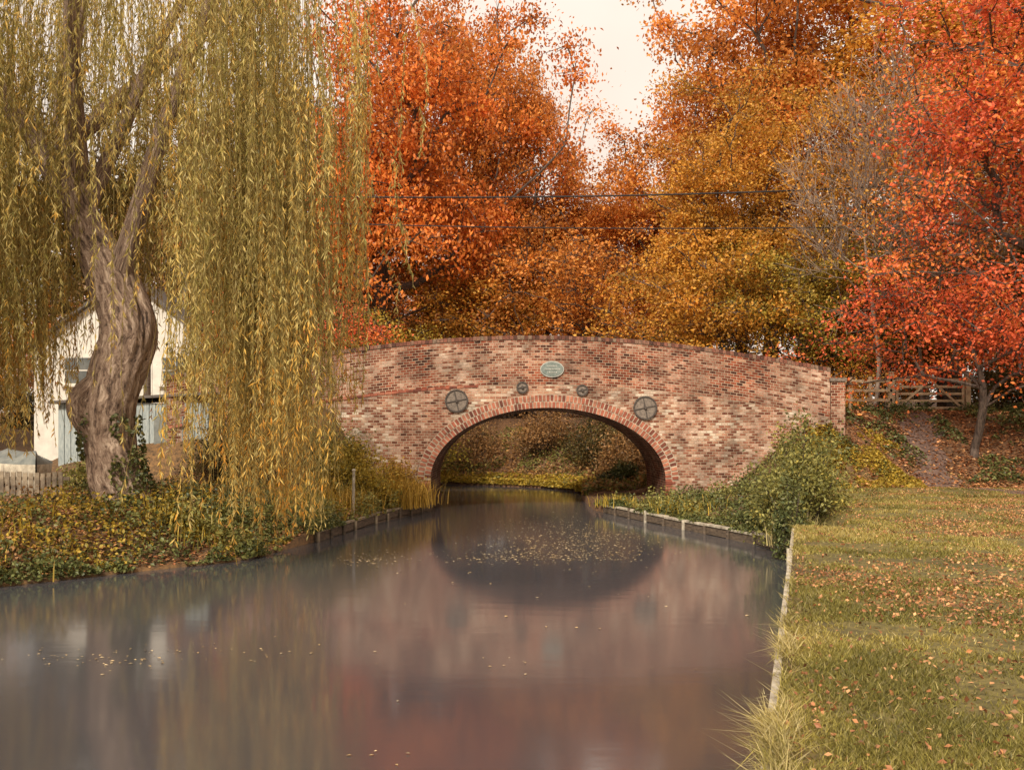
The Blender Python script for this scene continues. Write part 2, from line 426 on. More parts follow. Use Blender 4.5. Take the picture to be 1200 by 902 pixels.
mx = N(nt, 'ShaderNodeMix', data_type='RGBA'); L(nt, sp.outputs[0], mx.inputs[0]); L(nt, rl.outputs[0], mx.inputs[6]); L(nt, rg.outputs[0], mx.inputs[7])
mr = N(nt, 'ShaderNodeMapRange'); L(nt, n2.outputs[0], mr.inputs[0]); mr.inputs[1].default_value = .3; mr.inputs[2].default_value = .7; mr.inputs[3].default_value = .7; mr.inputs[4].default_value = 1.15
scn = N(nt, 'ShaderNodeVectorMath', operation='SCALE'); L(nt, mx.outputs[2], scn.inputs[0]); L(nt, mr.outputs[0], scn.inputs[3])
p = N(nt, 'ShaderNodeBsdfPrincipled'); p.inputs['Roughness'].default_value = .95; L(nt, scn.outputs[0], p.inputs['Base Color'])
bp = N(nt, 'ShaderNodeBump'); bp.inputs['Strength'].default_value = .8; bp.inputs['Distance'].default_value = .05; L(nt, n1.outputs[0], bp.inputs['Height']); L(nt, bp.outputs[0], p.inputs['Normal'])
L(nt, p.outputs[0], out.inputs[0]); M_ground = m
addobj('ground', npmesh('ground', V.reshape(-1, 3), F, [M_ground], Cc.reshape(-1, 3), smooth=True))

# water
m, nt, out = newmat('canal_water')
tc = N(nt, 'ShaderNodeTexCoord'); mp = N(nt, 'ShaderNodeMapping'); mp.inputs['Scale'].default_value = (.5, 1.6, 1); L(nt, tc.outputs['Object'], mp.inputs[0])
n1 = N(nt, 'ShaderNodeTexNoise'); n1.inputs['Scale'].default_value = 2.2; n1.inputs['Detail'].default_value = 3; L(nt, mp.outputs[0], n1.inputs['Vector'])
n2 = N(nt, 'ShaderNodeTexNoise'); n2.inputs['Scale'].default_value = .25; n2.inputs['Detail'].default_value = 3; L(nt, tc.outputs['Object'], n2.inputs['Vector'])
rr = N(nt, 'ShaderNodeMapRange'); L(nt, n2.outputs[0], rr.inputs[0]); rr.inputs[1].default_value = .35; rr.inputs[2].default_value = .65; rr.inputs[3].default_value = .075; rr.inputs[4].default_value = .12
p = N(nt, 'ShaderNodeBsdfPrincipled'); p.inputs['Base Color'].default_value = (.062, .062, .068, 1); p.inputs['IOR'].default_value = 3.6
L(nt, rr.outputs[0], p.inputs['Roughness'])
bp = N(nt, 'ShaderNodeBump'); bp.inputs['Strength'].default_value = .12; bp.inputs['Distance'].default_value = .01; L(nt, n1.outputs[0], bp.inputs['Height']); L(nt, bp.outputs[0], p.inputs['Normal'])
L(nt, p.outputs[0], out.inputs[0]); M_water = m
addobj('water', npmesh('water', [(-300, -30, 0), (60, -30, 0), (60, 400, 0), (-300, 400, 0)], [(0, 1, 2, 3)], [M_water]))

# ---------------------------------------------------------------- bridge
bridge = empty('brick_arch_bridge', (0, 0, 0))
px = [-12, -9.5, -5.72, -3.8, -2.2, 1.1, 3.3, 5.2, 7.1, 9, 10.4]; pz = [3.7, 4.25, 4.94, 5.16, 5.32, 5.42, 5.35, 5.17, 4.9, 4.56, 4.28]
pf = np.polyfit(px, pz, 4)
def ptop(x): return np.polyval(pf, x)
XC, A_, SPR, RISE = 1.15, 3.75, .93, 2.31
Y0, Y1 = 31.8, 36.2
def bow(x): return .035 * np.maximum(0, np.abs(np.asarray(x, float) - 1.15) - 5) ** 2
def yfront(x): return Y0 - bow(x)
def yback(x): return Y1 + bow(x)
XLE, XRE = -10.5, 10.0
STR = 1.45
def sheet(name, xs, zb, zt, yf, mat, nz=14, vfun=None, flip=False):
    nx = len(xs); t = np.linspace(0, 1, nz)
    X = np.repeat(xs[:, None], nz, 1); Z = zb[:, None] + (zt - zb)[:, None] * t[None]
    Y = np.repeat(yf(xs)[:, None], nz, 1)
    V = np.stack([X, Y, Z], -1).reshape(-1, 3)
    W = Z if vfun is None else vfun(X, Z)
    UV = np.stack([X + 20, W + 20], -1).reshape(-1, 2)
    ii = (np.arange(nx - 1)[:, None] * nz + np.arange(nz - 1)[None]).ravel()
    F = np.stack([ii, ii + nz, ii + nz + 1, ii + 1], 1)
    if flip: F = F[:, ::-1]
    return addobj(name, npmesh(name, V, F, [mat], uv=UV), parent=bridge)
AE = A_ + .22; RE = RISE + .22
th = np.linspace(math.pi, 0, 90)
xm = XC + AE * np.cos(th); zm = SPR + RE * np.sin(th)
for nm, yf, fl in (('front', yfront, False), ('rear', yback, True)):
    xsl = np.linspace(XLE, XC - AE, 60); sheet('spandrel_left_' + nm, xsl, np.full(60, -.8), ptop(xsl) - STR, yf, M_brick_lo, flip=fl)
    xsr = np.linspace(XC + AE, XRE, 60); sheet('spandrel_right_' + nm, xsr, np.full(60, -.8), ptop(xsr) - STR, yf, M_brick_lo, flip=fl)
    sheet('spandrel_mid_' + nm, xm, zm, ptop(xm) - STR, yf, M_brick_lo, flip=fl)
    xsp = np.linspace(XLE, XRE, 120)
    sheet('parapet_' + nm, xsp, ptop(xsp) - STR, ptop(xsp), yf, M_brick_hi, vfun=lambda X, Z: Z - ptop(X), flip=fl)
    inner = (lambda x, yf=yf, s=(1 if nm == 'front' else -1): yf(x) + s * .38)
    sheet('parapet_inner_' + nm, xsp, ptop(xsp) - 1.6, ptop(xsp), inner, M_brick_hi, vfun=lambda X, Z: Z - ptop(X), flip=not fl)
# road deck
xsp = np.linspace(XLE, XRE + .4, 80); t = np.linspace(0, 1, 4)
Vd = np.array([[(x, yfront(np.clip(x, XLE, XRE)) + .3 + tt * (yback(np.clip(x, XLE, XRE)) - yfront(np.clip(x, XLE, XRE)) - .6), float(ptop(np.clip(x, XLE, XRE))) - 1.2) for tt in t] for x in xsp]).reshape(-1, 3)
ii = (np.arange(79)[:, None] * 4 + np.arange(3)[None]).ravel()
addobj('road_deck', npmesh('road_deck', Vd, np.stack([ii, ii + 4, ii + 5, ii + 1], 1), [M_road]), parent=bridge)
# barrel
thb = np.linspace(math.pi, 0, 60)
prof = [(XC - A_, -.8, -1.8)] + [(XC + A_ * math.cos(t_), SPR + RISE * math.sin(t_), 0) for t_ in thb] + [(XC + A_, -.8, 0)]
s_ = 0; VV = []; UVs = []
for i, q in enumerate(prof):
    if i: s_ += math.hypot(q[0] - prof[i - 1][0], q[1] - prof[i - 1][1])
    for yy in (Y0 - .0, Y1 + .0): VV.append((q[0], yy, q[1])); UVs.append((yy, s_ + 20))
FF = [(2 * i, 2 * i + 1, 2 * i + 3, 2 * i + 2) for i in range(len(prof) - 1)]
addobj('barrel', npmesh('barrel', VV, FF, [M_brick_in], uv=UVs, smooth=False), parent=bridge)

def brickset(name, items, mats, cvals):
    n = len(items); V = np.array(items).reshape(-1, 3)
    q = np.array([(3, 2, 1, 0), (4, 5, 6, 7), (0, 1, 5, 4), (1, 2, 6, 5), (2, 3, 7, 6), (3, 0, 4, 7)])
    F = ((np.arange(n) * 8)[:, None, None] + q[None]).reshape(-1, 4)
    c = np.repeat(np.stack([cvals, cvals, cvals], 1), 8, 0)
    return addobj(name, npmesh(name, V, F, mats, c), parent=bridge)
for nm, yo, sgn in (('front', Y0, -1), ('rear', Y1, 1)):
    items = []
    tt = np.linspace(0, math.pi, 2000)
    ex = XC + A_ * np.cos(tt); ez = SPR + RISE * np.sin(tt)
    sl = np.concatenate([[0], np.cumsum(np.hypot(np.diff(ex), np.diff(ez)))])
    nb = int(sl[-1] / .118)
    for ringi in range(2):
        for b in range(nb):
            s0 = (b + .5 * (ringi)) / nb * sl[-1]
            if s0 > sl[-1]: continue
            t_ = np.interp(s0, sl, tt)
            px_ = XC + A_ * math.cos(t_); pz_ = SPR + RISE * math.sin(t_)
            nx_ = math.cos(t_) / A_; nz_ = math.sin(t_) / RISE; l_ = math.hypot(nx_, nz_); nx_ /= l_; nz_ /= l_
            tx, tz = -nz_, nx_
            r0 = .002 + ringi * .218; r1 = r0 + .19
            w0 = .043 * (1 + r0 * .12); w1 = w0 * 1.06
            yf_ = yo + sgn * (.024 + .016 * random.random()); yb = yo - sgn * .12
            P = []
            for yy in (yf_, yb):
                P += [(px_ + nx_ * r0 - tx * w0, yy, pz_ + nz_ * r0 - tz * w0), (px_ + nx_ * r0 + tx * w0, yy, pz_ + nz_ * r0 + tz * w0),
                      (px_ + nx_ * r1 + tx * w1, yy, pz_ + nz_ * r1 + tz * w1), (px_ + nx_ * r1 - tx * w1, yy, pz_ + nz_ * r1 - tz * w1)]
            items.append(P)
    brickset('arch_ring_' + nm, items, [M_ringbrick], np.random.default_rng(2).random(len(items)))
    VV = []
    for t_ in np.linspace(0, math.pi, 90):
        nx_ = math.cos(t_) / A_; nz_ = math.sin(t_) / RISE; l_ = math.hypot(nx_, nz_)
        for r_ in (0.003, .425): VV.append((XC + A_ * math.cos(t_) + nx_ / l_ * r_, yo + sgn * .016, SPR + RISE * math.sin(t_) + nz_ / l_ * r_))
    addobj('arch_mortar_' + nm, npmesh('arch_mortar', VV, [(2 * i, 2 * i + 1, 2 * i + 3, 2 * i + 2) for i in range(89)], [M_mortar]), parent=bridge)
    items = []
    for sx in (-1, 1):
        z = -.7
        k = 0
        while z < SPR - .01:
            w = .2 if k % 2 else .3
            xa = XC + sx * (A_ + .001); xb = XC + sx * (A_ + .22 + (w - .2)); x0, x1 = min(xa, xb), max(xa, xb)
            z1 = min(z + .07, SPR)
            ya, yb = sorted((yo + sgn * .02, yo - sgn * .15))
            items.append([(x0, ya, z), (x1, ya, z), (x1, yb, z), (x0, yb, z), (x0, ya, z1), (x1, ya, z1), (x1, yb, z1), (x0, yb, z1)])
            z += .084; k += 1
    brickset('jamb_bricks_' + nm, items, [M_ringbrick], np.random.default_rng(5).random(len(items)))
    items = []; x = XLE
    yf = yfront if nm == 'front' else yback
    while x < XRE:
        w = .105 + .006 * random.random(); z0 = float(ptop(x)) + .002; y_ = float(yf(x))
        ya, yb = sorted((y_ + sgn * .03, y_ - sgn * .41)); dz = random.uniform(-.01, .012)
        sl_ = float(ptop(x + w) - ptop(x))
        items.append([(x, ya, z0), (x + w, ya, z0 + sl_), (x + w, yb, z0 + sl_), (x, yb, z0), (x, ya, z0 + .12 + dz), (x + w, ya, z0 + sl_ + .12 + dz), (x + w, yb, z0 + sl_ + .12 + dz), (x, yb, z0 + .12 + dz)])
        x += w + .009
    brickset('coping_bricks_' + nm, items, [M_copebrick], np.random.default_rng(6).random(len(items)))
    items = []; x = XLE
    while x < -1.2:
        w = .22; y_ = float(yf(x)); z0 = float(ptop(x)) - STR - .04; sl_ = float(ptop(x + w) - ptop(x))
        ya, yb = sorted((y_ + sgn * .02, y_ - sgn * .02))
        items.append([(x, ya, z0), (x + w, ya, z0 + sl_), (x + w, yb, z0 + sl_), (x, yb, z0), (x, ya, z0 + .075), (x + w, ya, z0 + sl_ + .075), (x + w, yb, z0 + sl_ + .075), (x, yb, z0 + .075)])
        x += w + .01
    brickset('string_course_' + nm, items, [M_ringbrick], np.random.default_rng(7).random(len(items)))
mb = MB()
ye = float(yfront(XRE))
PX = XRE + .23
def pier(name, x, ya, yb, z0, z1):
    P = [(x - .22, ya, z0), (x + .22, ya, z0), (x + .22, yb, z0), (x - .22, yb, z0), (x - .22, ya, z1), (x + .22, ya, z1), (x + .22, yb, z1), (x - .22, yb, z1)]
    fs = [(0, 1, 5, 4), (1, 2, 6, 5), (2, 3, 7, 6), (3, 0, 4, 7), (4, 5, 6, 7)]
    me = bpy.data.meshes.new(name); me.from_pydata(P, [], fs); me.materials.append(M_brick_hi)
    u = me.uv_layers.new(name='UVMap')
    for pl in me.polygons:
        for li in pl.loop_indices:
            v = me.vertices[me.loops[li].vertex_index].co
            u.data[li].uv = ((v.x if abs(pl.normal.y) > .5 else v.y) + 20, v.z + 20)
    addobj(name, me, parent=bridge)
pier('end_pier_right', PX, ye - .06, ye + .44, .3, float(ptop(XRE)) - .3)
mb.box((PX, ye + .19, float(ptop(XRE)) - .25), (.52, .6, .1)); 
addobj('pier_cap', mb.mesh('pier_cap', [M_iron]), parent=bridge)
def pattress(name, x, z, r, spokes=4):
    mb = MB(); y = Y0
    mb.cyl((x, y + .01, z), (x, y - .05, z), r, r, 28)
    n = 28
    for i in range(n):
        a = 2 * math.pi * i / n; b = 2 * math.pi * (i + 1) / n; rr_ = r - .025
        mb.beam((x + rr_ * math.cos(a), y - .062, z + rr_ * math.sin(a)), (x + rr_ * math.cos(b), y - .062, z + rr_ * math.sin(b)), .03, .045, 1)
    for i in range(spokes):
        a = math.pi * i / spokes + .2
        c, s2 = (r - .04) * math.cos(a), (r - .04) * math.sin(a)
        mb.beam((x - c, y - .058, z - s2), (x + c, y - .058, z + s2), .03 + .001 * i, .03, 1)
    mb.cyl((x, y - .04, z), (x, y - .12, z), .06, .05, 6, 1)
    addobj(name, mb.mesh(name, [M_iron, M_ironD]), parent=bridge)
pattress('pattress_plate', -1.77, 3.46, .37, 2); pattress('pattress_plate', 4.25, 3.24, .38, 2)
pattress('tie_bar_plate', .33, 3.89, .19, 1); pattress('tie_bar_plate', 2.24, 3.80, .19, 1)
mb = MB()
def ell(mb, x, z, a, b, y0, y1, mi, n=36):
    vs = [(x + a * math.cos(2 * math.pi * i / n), y, z + b * math.sin(2 * math.pi * i / n)) for y in (y0, y1) for i in range(n)]
    mb.add(vs, [(i, (i + 1) % n, n + (i + 1) % n, n + i) for i in range(n)] + [tuple(range(n)), tuple(range(2 * n - 1, n - 1, -1))], mi)
ell(mb, 1.28, 4.47, .38, .26, Y0 + .01, Y0 - .05, 1); ell(mb, 1.28, 4.47, .35, .23, Y0 - .045, Y0 - .06, 0)
for k, (dz, w) in enumerate(((.1, .3), (.0, .48), (-.1, .3))):
    x = -w / 2
    while x < w / 2:
        ww = random.uniform(.02, .035); mb.box((1.28 + x + ww / 2, Y0 - .066, 4.47 + dz), (ww, .012, .04), 1); x += ww + .018
addobj('oval_plaque', mb.mesh('oval_plaque', [M_plaque, M_plaquel]), parent=bridge)

# ---------------------------------------------------------------- trees
T = [tree_mesh('tree_a', 21, trunk_r=.4), tree_mesh('tree_b', 22, R=7, base=3, nclump=215, lob=.5), tree_mesh('tree_c', 23, R=6, H=20, base=5, cr=1.0, lob=.55, nclump=180)]
U = [tree_mesh('small_tree_a', 31, H=8, R=3.6, base=.8, nclump=90, per=230, lsize=.13, cr=.7, trunk_r=.14), tree_mesh('small_tree_b', 32, H=8, R=4, base=1.2, nclump=90, per=130, lsize=.14, cr=.75, trunk_r=.13, lean=(1.5, 0))]
def gz(x, y): return float(ground_h(np.array(x), np.array(y)))
for nm, me, x, y, s, mt, ro, sx in [
    ('oak_tree', T[1], -6.4, 50, 1.36, 'redor', .3, .72),
    ('oak_tree', T[0], -1.9, 57, 1.28, 'orange', 2.2, .60),
    ('oak_tree', T[0], 0.4, 64, .86, 'orange', 1.3, 1.1),
    ('beech_tree', T[2], 6.4, 62, .86, 'orange', 2.0, 1.1),
    ('beech_tree', T[0], 14.0, 53, 1.32, 'orange', 4.0, .85),
    ('beech_tree', T[1], 10.6, 46, .76, 'gold', 5.2, .95),
    ('oak_tree', T[2], 22.5, 50, 1.25, 'gold', .6, 1.2),
    ('oak_tree', T[0], 30, 46, 1.2, 'orange', 2.4, 1.2),
    ('oak_tree', T[1], -13.5, 56, 1.1, 'brown', 1.1, 1.0),
    ('oak_tree', T[2], -24, 60, 1.1, 'dark', 2, 1.2),
    ('hazel_tree', U[0], -5.4, 43, .95, 'yg', 0, 1),
    ('hazel_tree', U[0], -8.6, 40, .9, 'red', 2, 1),
    ('hazel_tree', U[0], -11, 43, 1.1, 'dark', 4, 1.0),
    ('hazel_tree', U[1], 1.0, 53, 1.35, 'orange', 1, 1.1),
    ('hazel_tree', U[1], 4.5, 49, 1.2, 'orange', 3, 1.0),
    ('hazel_tree', U[0], 8.6, 42, 1.1, 'gold', 5, 1.0),
    ('hazel_tree', U[0], 12.2, 41, 1.0, 'yg', 1.5, 1.0),
    ('hazel_tree', U[0], -1.5, 53, 1.15, 'gold', 2.5, 1.1),
    ('hazel_tree', U[0], 19, 43, 1.2, 'brown', 2.2, 1.2),
    ('hazel_tree', U[0], 24, 40, 1.1, 'dark', 3.2, 1.2),
    ('hazel_tree', U[0], 16.5, 45, 1.0, 'gold', 0.2, 1.2),
]:
    place_tree(nm, me, x, y, gz(x, y) - .1, s, mt, ro, sxy=sx)
dt = empty('distant_trees')
rs = np.random.default_rng(5)
for i in range(24):
    x = -95 + i * 8.4 + rs.uniform(-2, 2); y = rs.uniform(76, 100)
    place_tree('crown_%d' % i, T[i % 3], x, y, gz(x, y) - .5, rs.uniform(.7, .88), ['brown', 'orange', 'gold', 'orange', 'brown'][int(rs.integers(5))], rs.uniform(0, 6), dt, 1.25)
for i in range(34):
    x = -92 + i * 5.6 + rs.uniform(-1, 1); y = 66 + rs.uniform(-3, 4) - (6 if x > 18 else 0)
    place_tree('understorey_%d' % i, U[0], x, y, gz(x, y) - 1.2, rs.uniform(.8, 1.1), ['brown', 'dark', 'gold', 'orange', 'brown'][i % 5], rs.uniform(0, 6), dt, 1.3)
for i, (x, y) in enumerate([(36, 34), (38, 22), (-38, 44), (-40, 30), (34, 56), (-32, 40)]):
    place_tree('crown_side_%d' % i, T[i % 3], x, y, gz(x, y) - .5, 1.0, ['orange', 'gold', 'brown'][i % 3], i, dt, 1.1)
mp_ = tree_mesh('maple', 44, H=18, R=6.6, base=2.0, nclump=200, per=200, lsize=.14, cr=.95, flat=.36, trunk_r=.3, lob=.55)
place_tree('maple_tree', mp_, 17.6, 31.5, 2.2, 1.0, 'red', 1.0)
mp2 = tree_mesh('maple_small', 46, H=7.5, R=4.0, base=.6, nclump=105, per=150, lsize=.12, cr=.8, flat=.32, trunk_r=.13, lob=.5)
place_tree('maple_tree', mp2, 14.7, 31.8, 1.7, 1.0, 'red', 2.0)
def bare(name, seed, H, R, n, tr):
    rs = np.random.default_rng(seed)
    cl = crown_clumps(n, 0, H * .6, R, H * .42, rs, .3)
    tk = np.array([(0.25 * math.sin(i * .8), .1 * math.cos(i * 2), -.3 + i * H * .09) for i in range(7)])
    P0, P1, R0, R1 = skeleton(cl, tk, tr, rs, sub=4, bend=-.05)
    V1, F1 = frusta(P0, P1, np.maximum(R0, .013), np.maximum(R1, .011), 4)
    k = 7; tc_ = np.repeat(cl, k, 0); out_ = unit(tc_ - np.array([0, 0, H * .3]))
    td = unit(out_ + rs.normal(size=tc_.shape) * .6) * (.5 + rs.random((len(tc_), 1)))
    V2, F2 = frusta(tc_, tc_ + td, np.full(len(tc_), .011), np.full(len(tc_), .006), 3)
    lp = np.repeat(tc_ + td * .8, 3, 0) + rs.normal(size=(len(tc_) * 3, 3)) * .25
    V3, F3 = leafquads(lp, .11, .6)
    col = np.vstack([np.zeros((len(V1) + len(V2), 3)), np.repeat(rs.random((len(lp), 3)), 4, 0)])
    return npmesh(name, np.vstack([V1, V2, V3]), np.vstack([F1, F2 + len(V1), F3 + len(V1) + len(V2)]), [M_barkgrey, LM['gold']], col, np.concatenate([np.zeros(len(F1) + len(F2), int), np.ones(len(F3), int)]))
bt = bare('birch_tree', 5, 12, 3.6, 240, .08)
addobj('birch_tree', bt, (13.6, 37.6, 3.0), scale=(1, 1, 1.1))
addobj('birch_tree', bt, (17.0, 41, 3.0), rot=2, scale=1.15)

# ---------------------------------------------------------------- willow
willow = empty('weeping_willow_tree')
def ringtube(name, pts, rad, sides, mat, amp=.0, par=None, seed=0, sub=8):
    pts = np.array(pts, float); rad = np.array(rad, float)
    n0 = len(pts); tt = np.linspace(0, n0 - 1, (n0 - 1) * sub + 1)
    def cr(P, t):
        i = int(min(math.floor(t), n0 - 2)); f = t - i
        p0 = P[max(i - 1, 0)]; p1 = P[i]; p2 = P[i + 1]; p3 = P[min(i + 2, n0 - 1)]
        return .5 * ((2 * p1) + (-p0 + p2) * f + (2 * p0 - 5 * p1 + 4 * p2 - p3) * f * f + (-p0 + 3 * p1 - 3 * p2 + p3) * f ** 3)
    C = np.array([cr(pts, t) for t in tt]); R = np.array([cr(rad, t) for t in tt])
    D = unit(np.gradient(C, axis=0)); u = unit(np.cross(D, np.array([0, 1., 0.1]))); v = np.cross(D, u)
    an = np.linspace(0, 2 * math.pi, sides, endpoint=False)
    V = np.zeros((len(C), sides, 3)); UV = np.zeros((len(C), sides, 3))
    for j, a in enumerate(an):
        s = np.arange(len(C)) * 1.28 / sub
        rd = 1 + amp * ((vnoise(np.full(len(C), (a / 6.283 * 16) % 16) + .35 * np.sin(s * 1.3) + seed, s * .9) - .5) * 2 * .7
                        + .8 * (vnoise((a / 6.283 * 48) % 48 + .9 * np.sin(s * 1.1 + a) + seed, s * 1.6) - .5) + .35 * np.sin(a * 3 + s * .5 + seed))
        V[:, j] = C + (u * math.cos(a) + v * math.sin(a)) * (R * rd)[:, None]
        UV[:, j] = np.stack([np.full(len(C), math.cos(a)) * .5, np.full(len(C), math.sin(a)) * .5, s], 1)
    q = []
    for i in range(len(C) - 1):
        for j in range(sides): q.append((i * sides + j, i * sides + (j + 1) % sides, (i + 1) * sides + (j + 1) % sides, (i + 1) * sides + j))
    me = npmesh(name, V.reshape(-1, 3), q, [mat], smooth=True)
    at = me.attributes.new('bark', 'FLOAT_VECTOR', 'POINT'); at.data.foreach_set('vector', UV.reshape(-1).astype(np.float32))
    return addobj(name, me, parent=par)
m, nt, out = newmat('willow_bark')
tc = N(nt, 'ShaderNodeAttribute', attribute_name='bark'); mp = N(nt, 'ShaderNodeMapping'); mp.inputs['Scale'].default_value = (1, 1, .16); L(nt, tc.outputs['Vector'], mp.inputs[0])
nz = N(nt, 'ShaderNodeTexNoise'); nz.inputs['Scale'].default_value = 2.5; nz.inputs['Detail'].default_value = 5; L(nt, tc.outputs['Vector'], nz.inputs['Vector'])
ad = N(nt, 'ShaderNodeVectorMath', operation='MULTIPLY_ADD'); L(nt, nz.outputs['Color'], ad.inputs[0]); ad.inputs[1].default_value = (.25, .25, .12); L(nt, mp.outputs[0], ad.inputs[2])
vo = N(nt, 'ShaderNodeTexNoise'); vo.inputs['Scale'].default_value = 13; vo.inputs['Detail'].default_value = 7; vo.inputs['Roughness'].default_value = .7; L(nt, ad.outputs[0], vo.inputs['Vector'])
mr = N(nt, 'ShaderNodeMapRange'); L(nt, vo.outputs[0], mr.inputs[0]); mr.inputs[1].default_value = .36; mr.inputs[2].default_value = .62
rb = ramp(nt, [lin((74, 58, 48)), lin((142, 116, 96)), lin((188, 158, 134)), lin((216, 190, 164))], [0, .3, .65, 1]); L(nt, mr.outputs[0], rb.inputs[0])
p = N(nt, 'ShaderNodeBsdfPrincipled'); p.inputs['Roughness'].default_value = .9; L(nt, rb.outputs[0], p.inputs['Base Color'])
bp = N(nt, 'ShaderNodeBump'); bp.inputs['Strength'].default_value = .9; bp.inputs['Distance'].default_value = .04; L(nt, mr.outputs[0], bp.inputs['Height']); L(nt, bp.outputs[0], p.inputs['Normal'])
L(nt, p.outputs[0], out.inputs[0]); M_wbark = m
ringtube('trunk', [(-7.5, 20, .2), (-7.7, 20, .9), (-7.98, 20, 1.7), (-8.1, 20, 2.6), (-7.95, 20, 3.6), (-7.75, 20, 4.5), (-8.05, 20, 5.5), (-8.5, 20.1, 6.4), (-8.8, 20.1, 7.3), (-8.95, 20, 8.7), (-8.7, 19.8, 10.4), (-8.2, 19.6, 12)],
         [.74, .56, .48, .48, .51, .52, .45, .37, .30, .24, .18, .1], 110, M_wbark, .15, willow, sub=16)
ringtube('burr', [(-8.2, 19.9, 2.1), (-8.45, 19.75, 2.6), (-8.53, 19.7, 3.1), (-8.25, 19.8, 3.6)], [.12, .24, .22, .08], 28, M_wbark, .2, willow, 4)
for i, (P, R) in enumerate([
    ([(-8.0, 20, 5.2), (-7.4, 19.6, 6.6), (-6.5, 19, 8.6), (-5.3, 18.3, 10.8), (-4.2, 17.8, 11.8), (-3.2, 17.5, 11.6)], [.24, .2, .16, .12, .08, .04]),
    ([(-8.6, 20.1, 6.6), (-9.6, 19.6, 8.4), (-10.8, 18.8, 10.4), (-12, 18.2, 11.6)], [.22, .17, .12, .05]),
    ([(-8.7, 20, 7.6), (-8.3, 18.8, 9.4), (-7.6, 17.2, 11.2), (-6.8, 16, 12)], [.2, .15, .1, .04]),
    ([(-8.8, 20.1, 8.4), (-7.4, 21, 10.2), (-5.8, 21.8, 11.8), (-4.2, 22, 12.2)], [.18, .14, .1, .04]),
    ([(-8.2, 20.1, 5.6), (-9.2, 20.6, 7.6), (-10.8, 21.6, 9.6), (-12, 22, 11)], [.2, .15, .1, .04]),
    ([(-8.65, 20.1, 6.9), (-8.0, 20.3, 8.5), (-6.9, 20, 10.6), (-5.4, 19.6, 12.6)], [.2, .15, .1, .04])]):
    ringtube('limb_%d' % (i + 1), P, R, 18, M_wbark, .1, willow, i)
rs = np.random.default_rng(9)
stP0 = []; stP1 = []; lc = []; ld = []; lcol = []
def bottom(x, y):
    if x < -8.8: return rs.uniform(1.2, 4.0) if y < 19.5 else rs.uniform(1.8, 4.5)
    if x < -6.2: return rs.uniform(6.2, 8.4) if y < 20.8 else rs.uniform(2.6, 6)
    if x < -5.3: return rs.uniform(1.0, 4.6)
    if x < -3.5: return rs.uniform(.2, 1.9) if y > 16 else rs.uniform(.9, 5)
    if x < -3.1: return rs.uniform(1.6, 4.6)
    return rs.uniform(4.4, 7.0)
ndr = 0
while ndr < 178:
    a = rs.uniform(0, 6.283); f = math.sqrt(rs.random())
    cx = -7.6 + 5.3 * f * math.cos(a); cy = 18.9 + 4.0 * f * math.sin(a)
    sel = rs.random()
    if sel < .2: cx = rs.uniform(-5.5, -3.4); cy = rs.uniform(16.6, 20.5)
    elif sel < .34: cx = rs.uniform(-11.5, -9.0); cy = rs.uniform(17.5, 22)
    elif sel < .40: cx = rs.uniform(-9.5, -6.5); cy = rs.uniform(20.9, 22.5)
    if cx < -12.3 or cx > -2.35: continue
    if cy > 22.6 and rs.random() < .5: continue
    if cy < 16 and rs.random() < .4: continue
    ndr += 1
    zb = bottom(cx, cy); dist = math.hypot(cx + 7.6, cy - 18.9)
    zt0 = 12.8 - .12 * dist ** 1.5 + rs.uniform(-.8, .8)
    dc = rs.random()
    ns = int(rs.integers(6, 20)); rad = rs.uniform(.10, .40)
    if -9.2 < cx < -5.9 and zb > 3.5: rad *= .75
    drift = rs.normal(size=2) * .22; dens = rs.uniform(9, 25)
    for s in range(ns):
        sx, sy = cx + rs.normal() * rad, cy + rs.normal() * rad
        zt = zt0 - (rs.random() ** 1.6) * 6.0; zbb = min(zb + abs(rs.normal()) * 1.3, zt - 1.0)
        Ln = zt - zbb; k = max(4, int(Ln / .5))
        t = np.linspace(0, 1, k + 1)
        ph = rs.random(3) * 6.28; am = rs.uniform(.03, .12)
        X = sx + am * np.sin(t * 6 + ph[0]) + .16 * (np.exp(-t * 6)) * -np.sign(cx + 7.6) + (.2 * math.sin(ph[2]) + drift[0]) * t ** 1.5
        Y = sy + am * np.sin(t * 5 + ph[1]) + drift[1] * t
        Z = zt - Ln * t
        P = np.stack([X, Y, Z], 1)
        stP0.append(P[:-1]); stP1.append(P[1:])
        nl = int(Ln * dens * rs.uniform(.7, 1.2)); tl = np.sort(rs.random(nl))
        g = vnoise(tl * Ln * 1.3 + ph[0] * 5, np.full(nl, ph[1] * 5)) > .25
        tl = tl[g]; nl = len(tl)
        if nl == 0: continue
        q = np.stack([np.interp(tl, t, X), np.interp(tl, t, Y), np.interp(tl, t, Z)], 1)
        dirs = np.stack([rs.normal(size=nl) * .45, rs.normal(size=nl) * .45, -np.ones(nl)], 1); dirs = unit(dirs)
        lc.append(q + dirs * .06); ld.append(dirs)
        sr = rs.random()
        zz = q[:, 2]
        ccl = np.clip(.55 * dc + .3 * sr + .38 * (1 - sstep((zz - 1) / 5)) + .05 * tl, 0, 1)
        lcol.append(np.stack([rs.random(nl), ccl, np.clip(.5 * rs.random(nl) + .5 * sr, 0, 1)], 1))
P0 = np.vstack(stP0); P1 = np.vstack(stP1)
V1, F1 = frusta(P0, P1, np.full(len(P0), .005), np.full(len(P0), .004), 3)
Cn = np.vstack(lc); Dn = np.vstack(ld); cc = np.vstack(lcol)
nrm = unit(np.cross(Dn, rng.normal(size=Dn.shape)))
V2, F2 = leafquads(Cn, rng.uniform(.09, .18, len(Cn)), .17, normals=nrm, dirs=Dn)
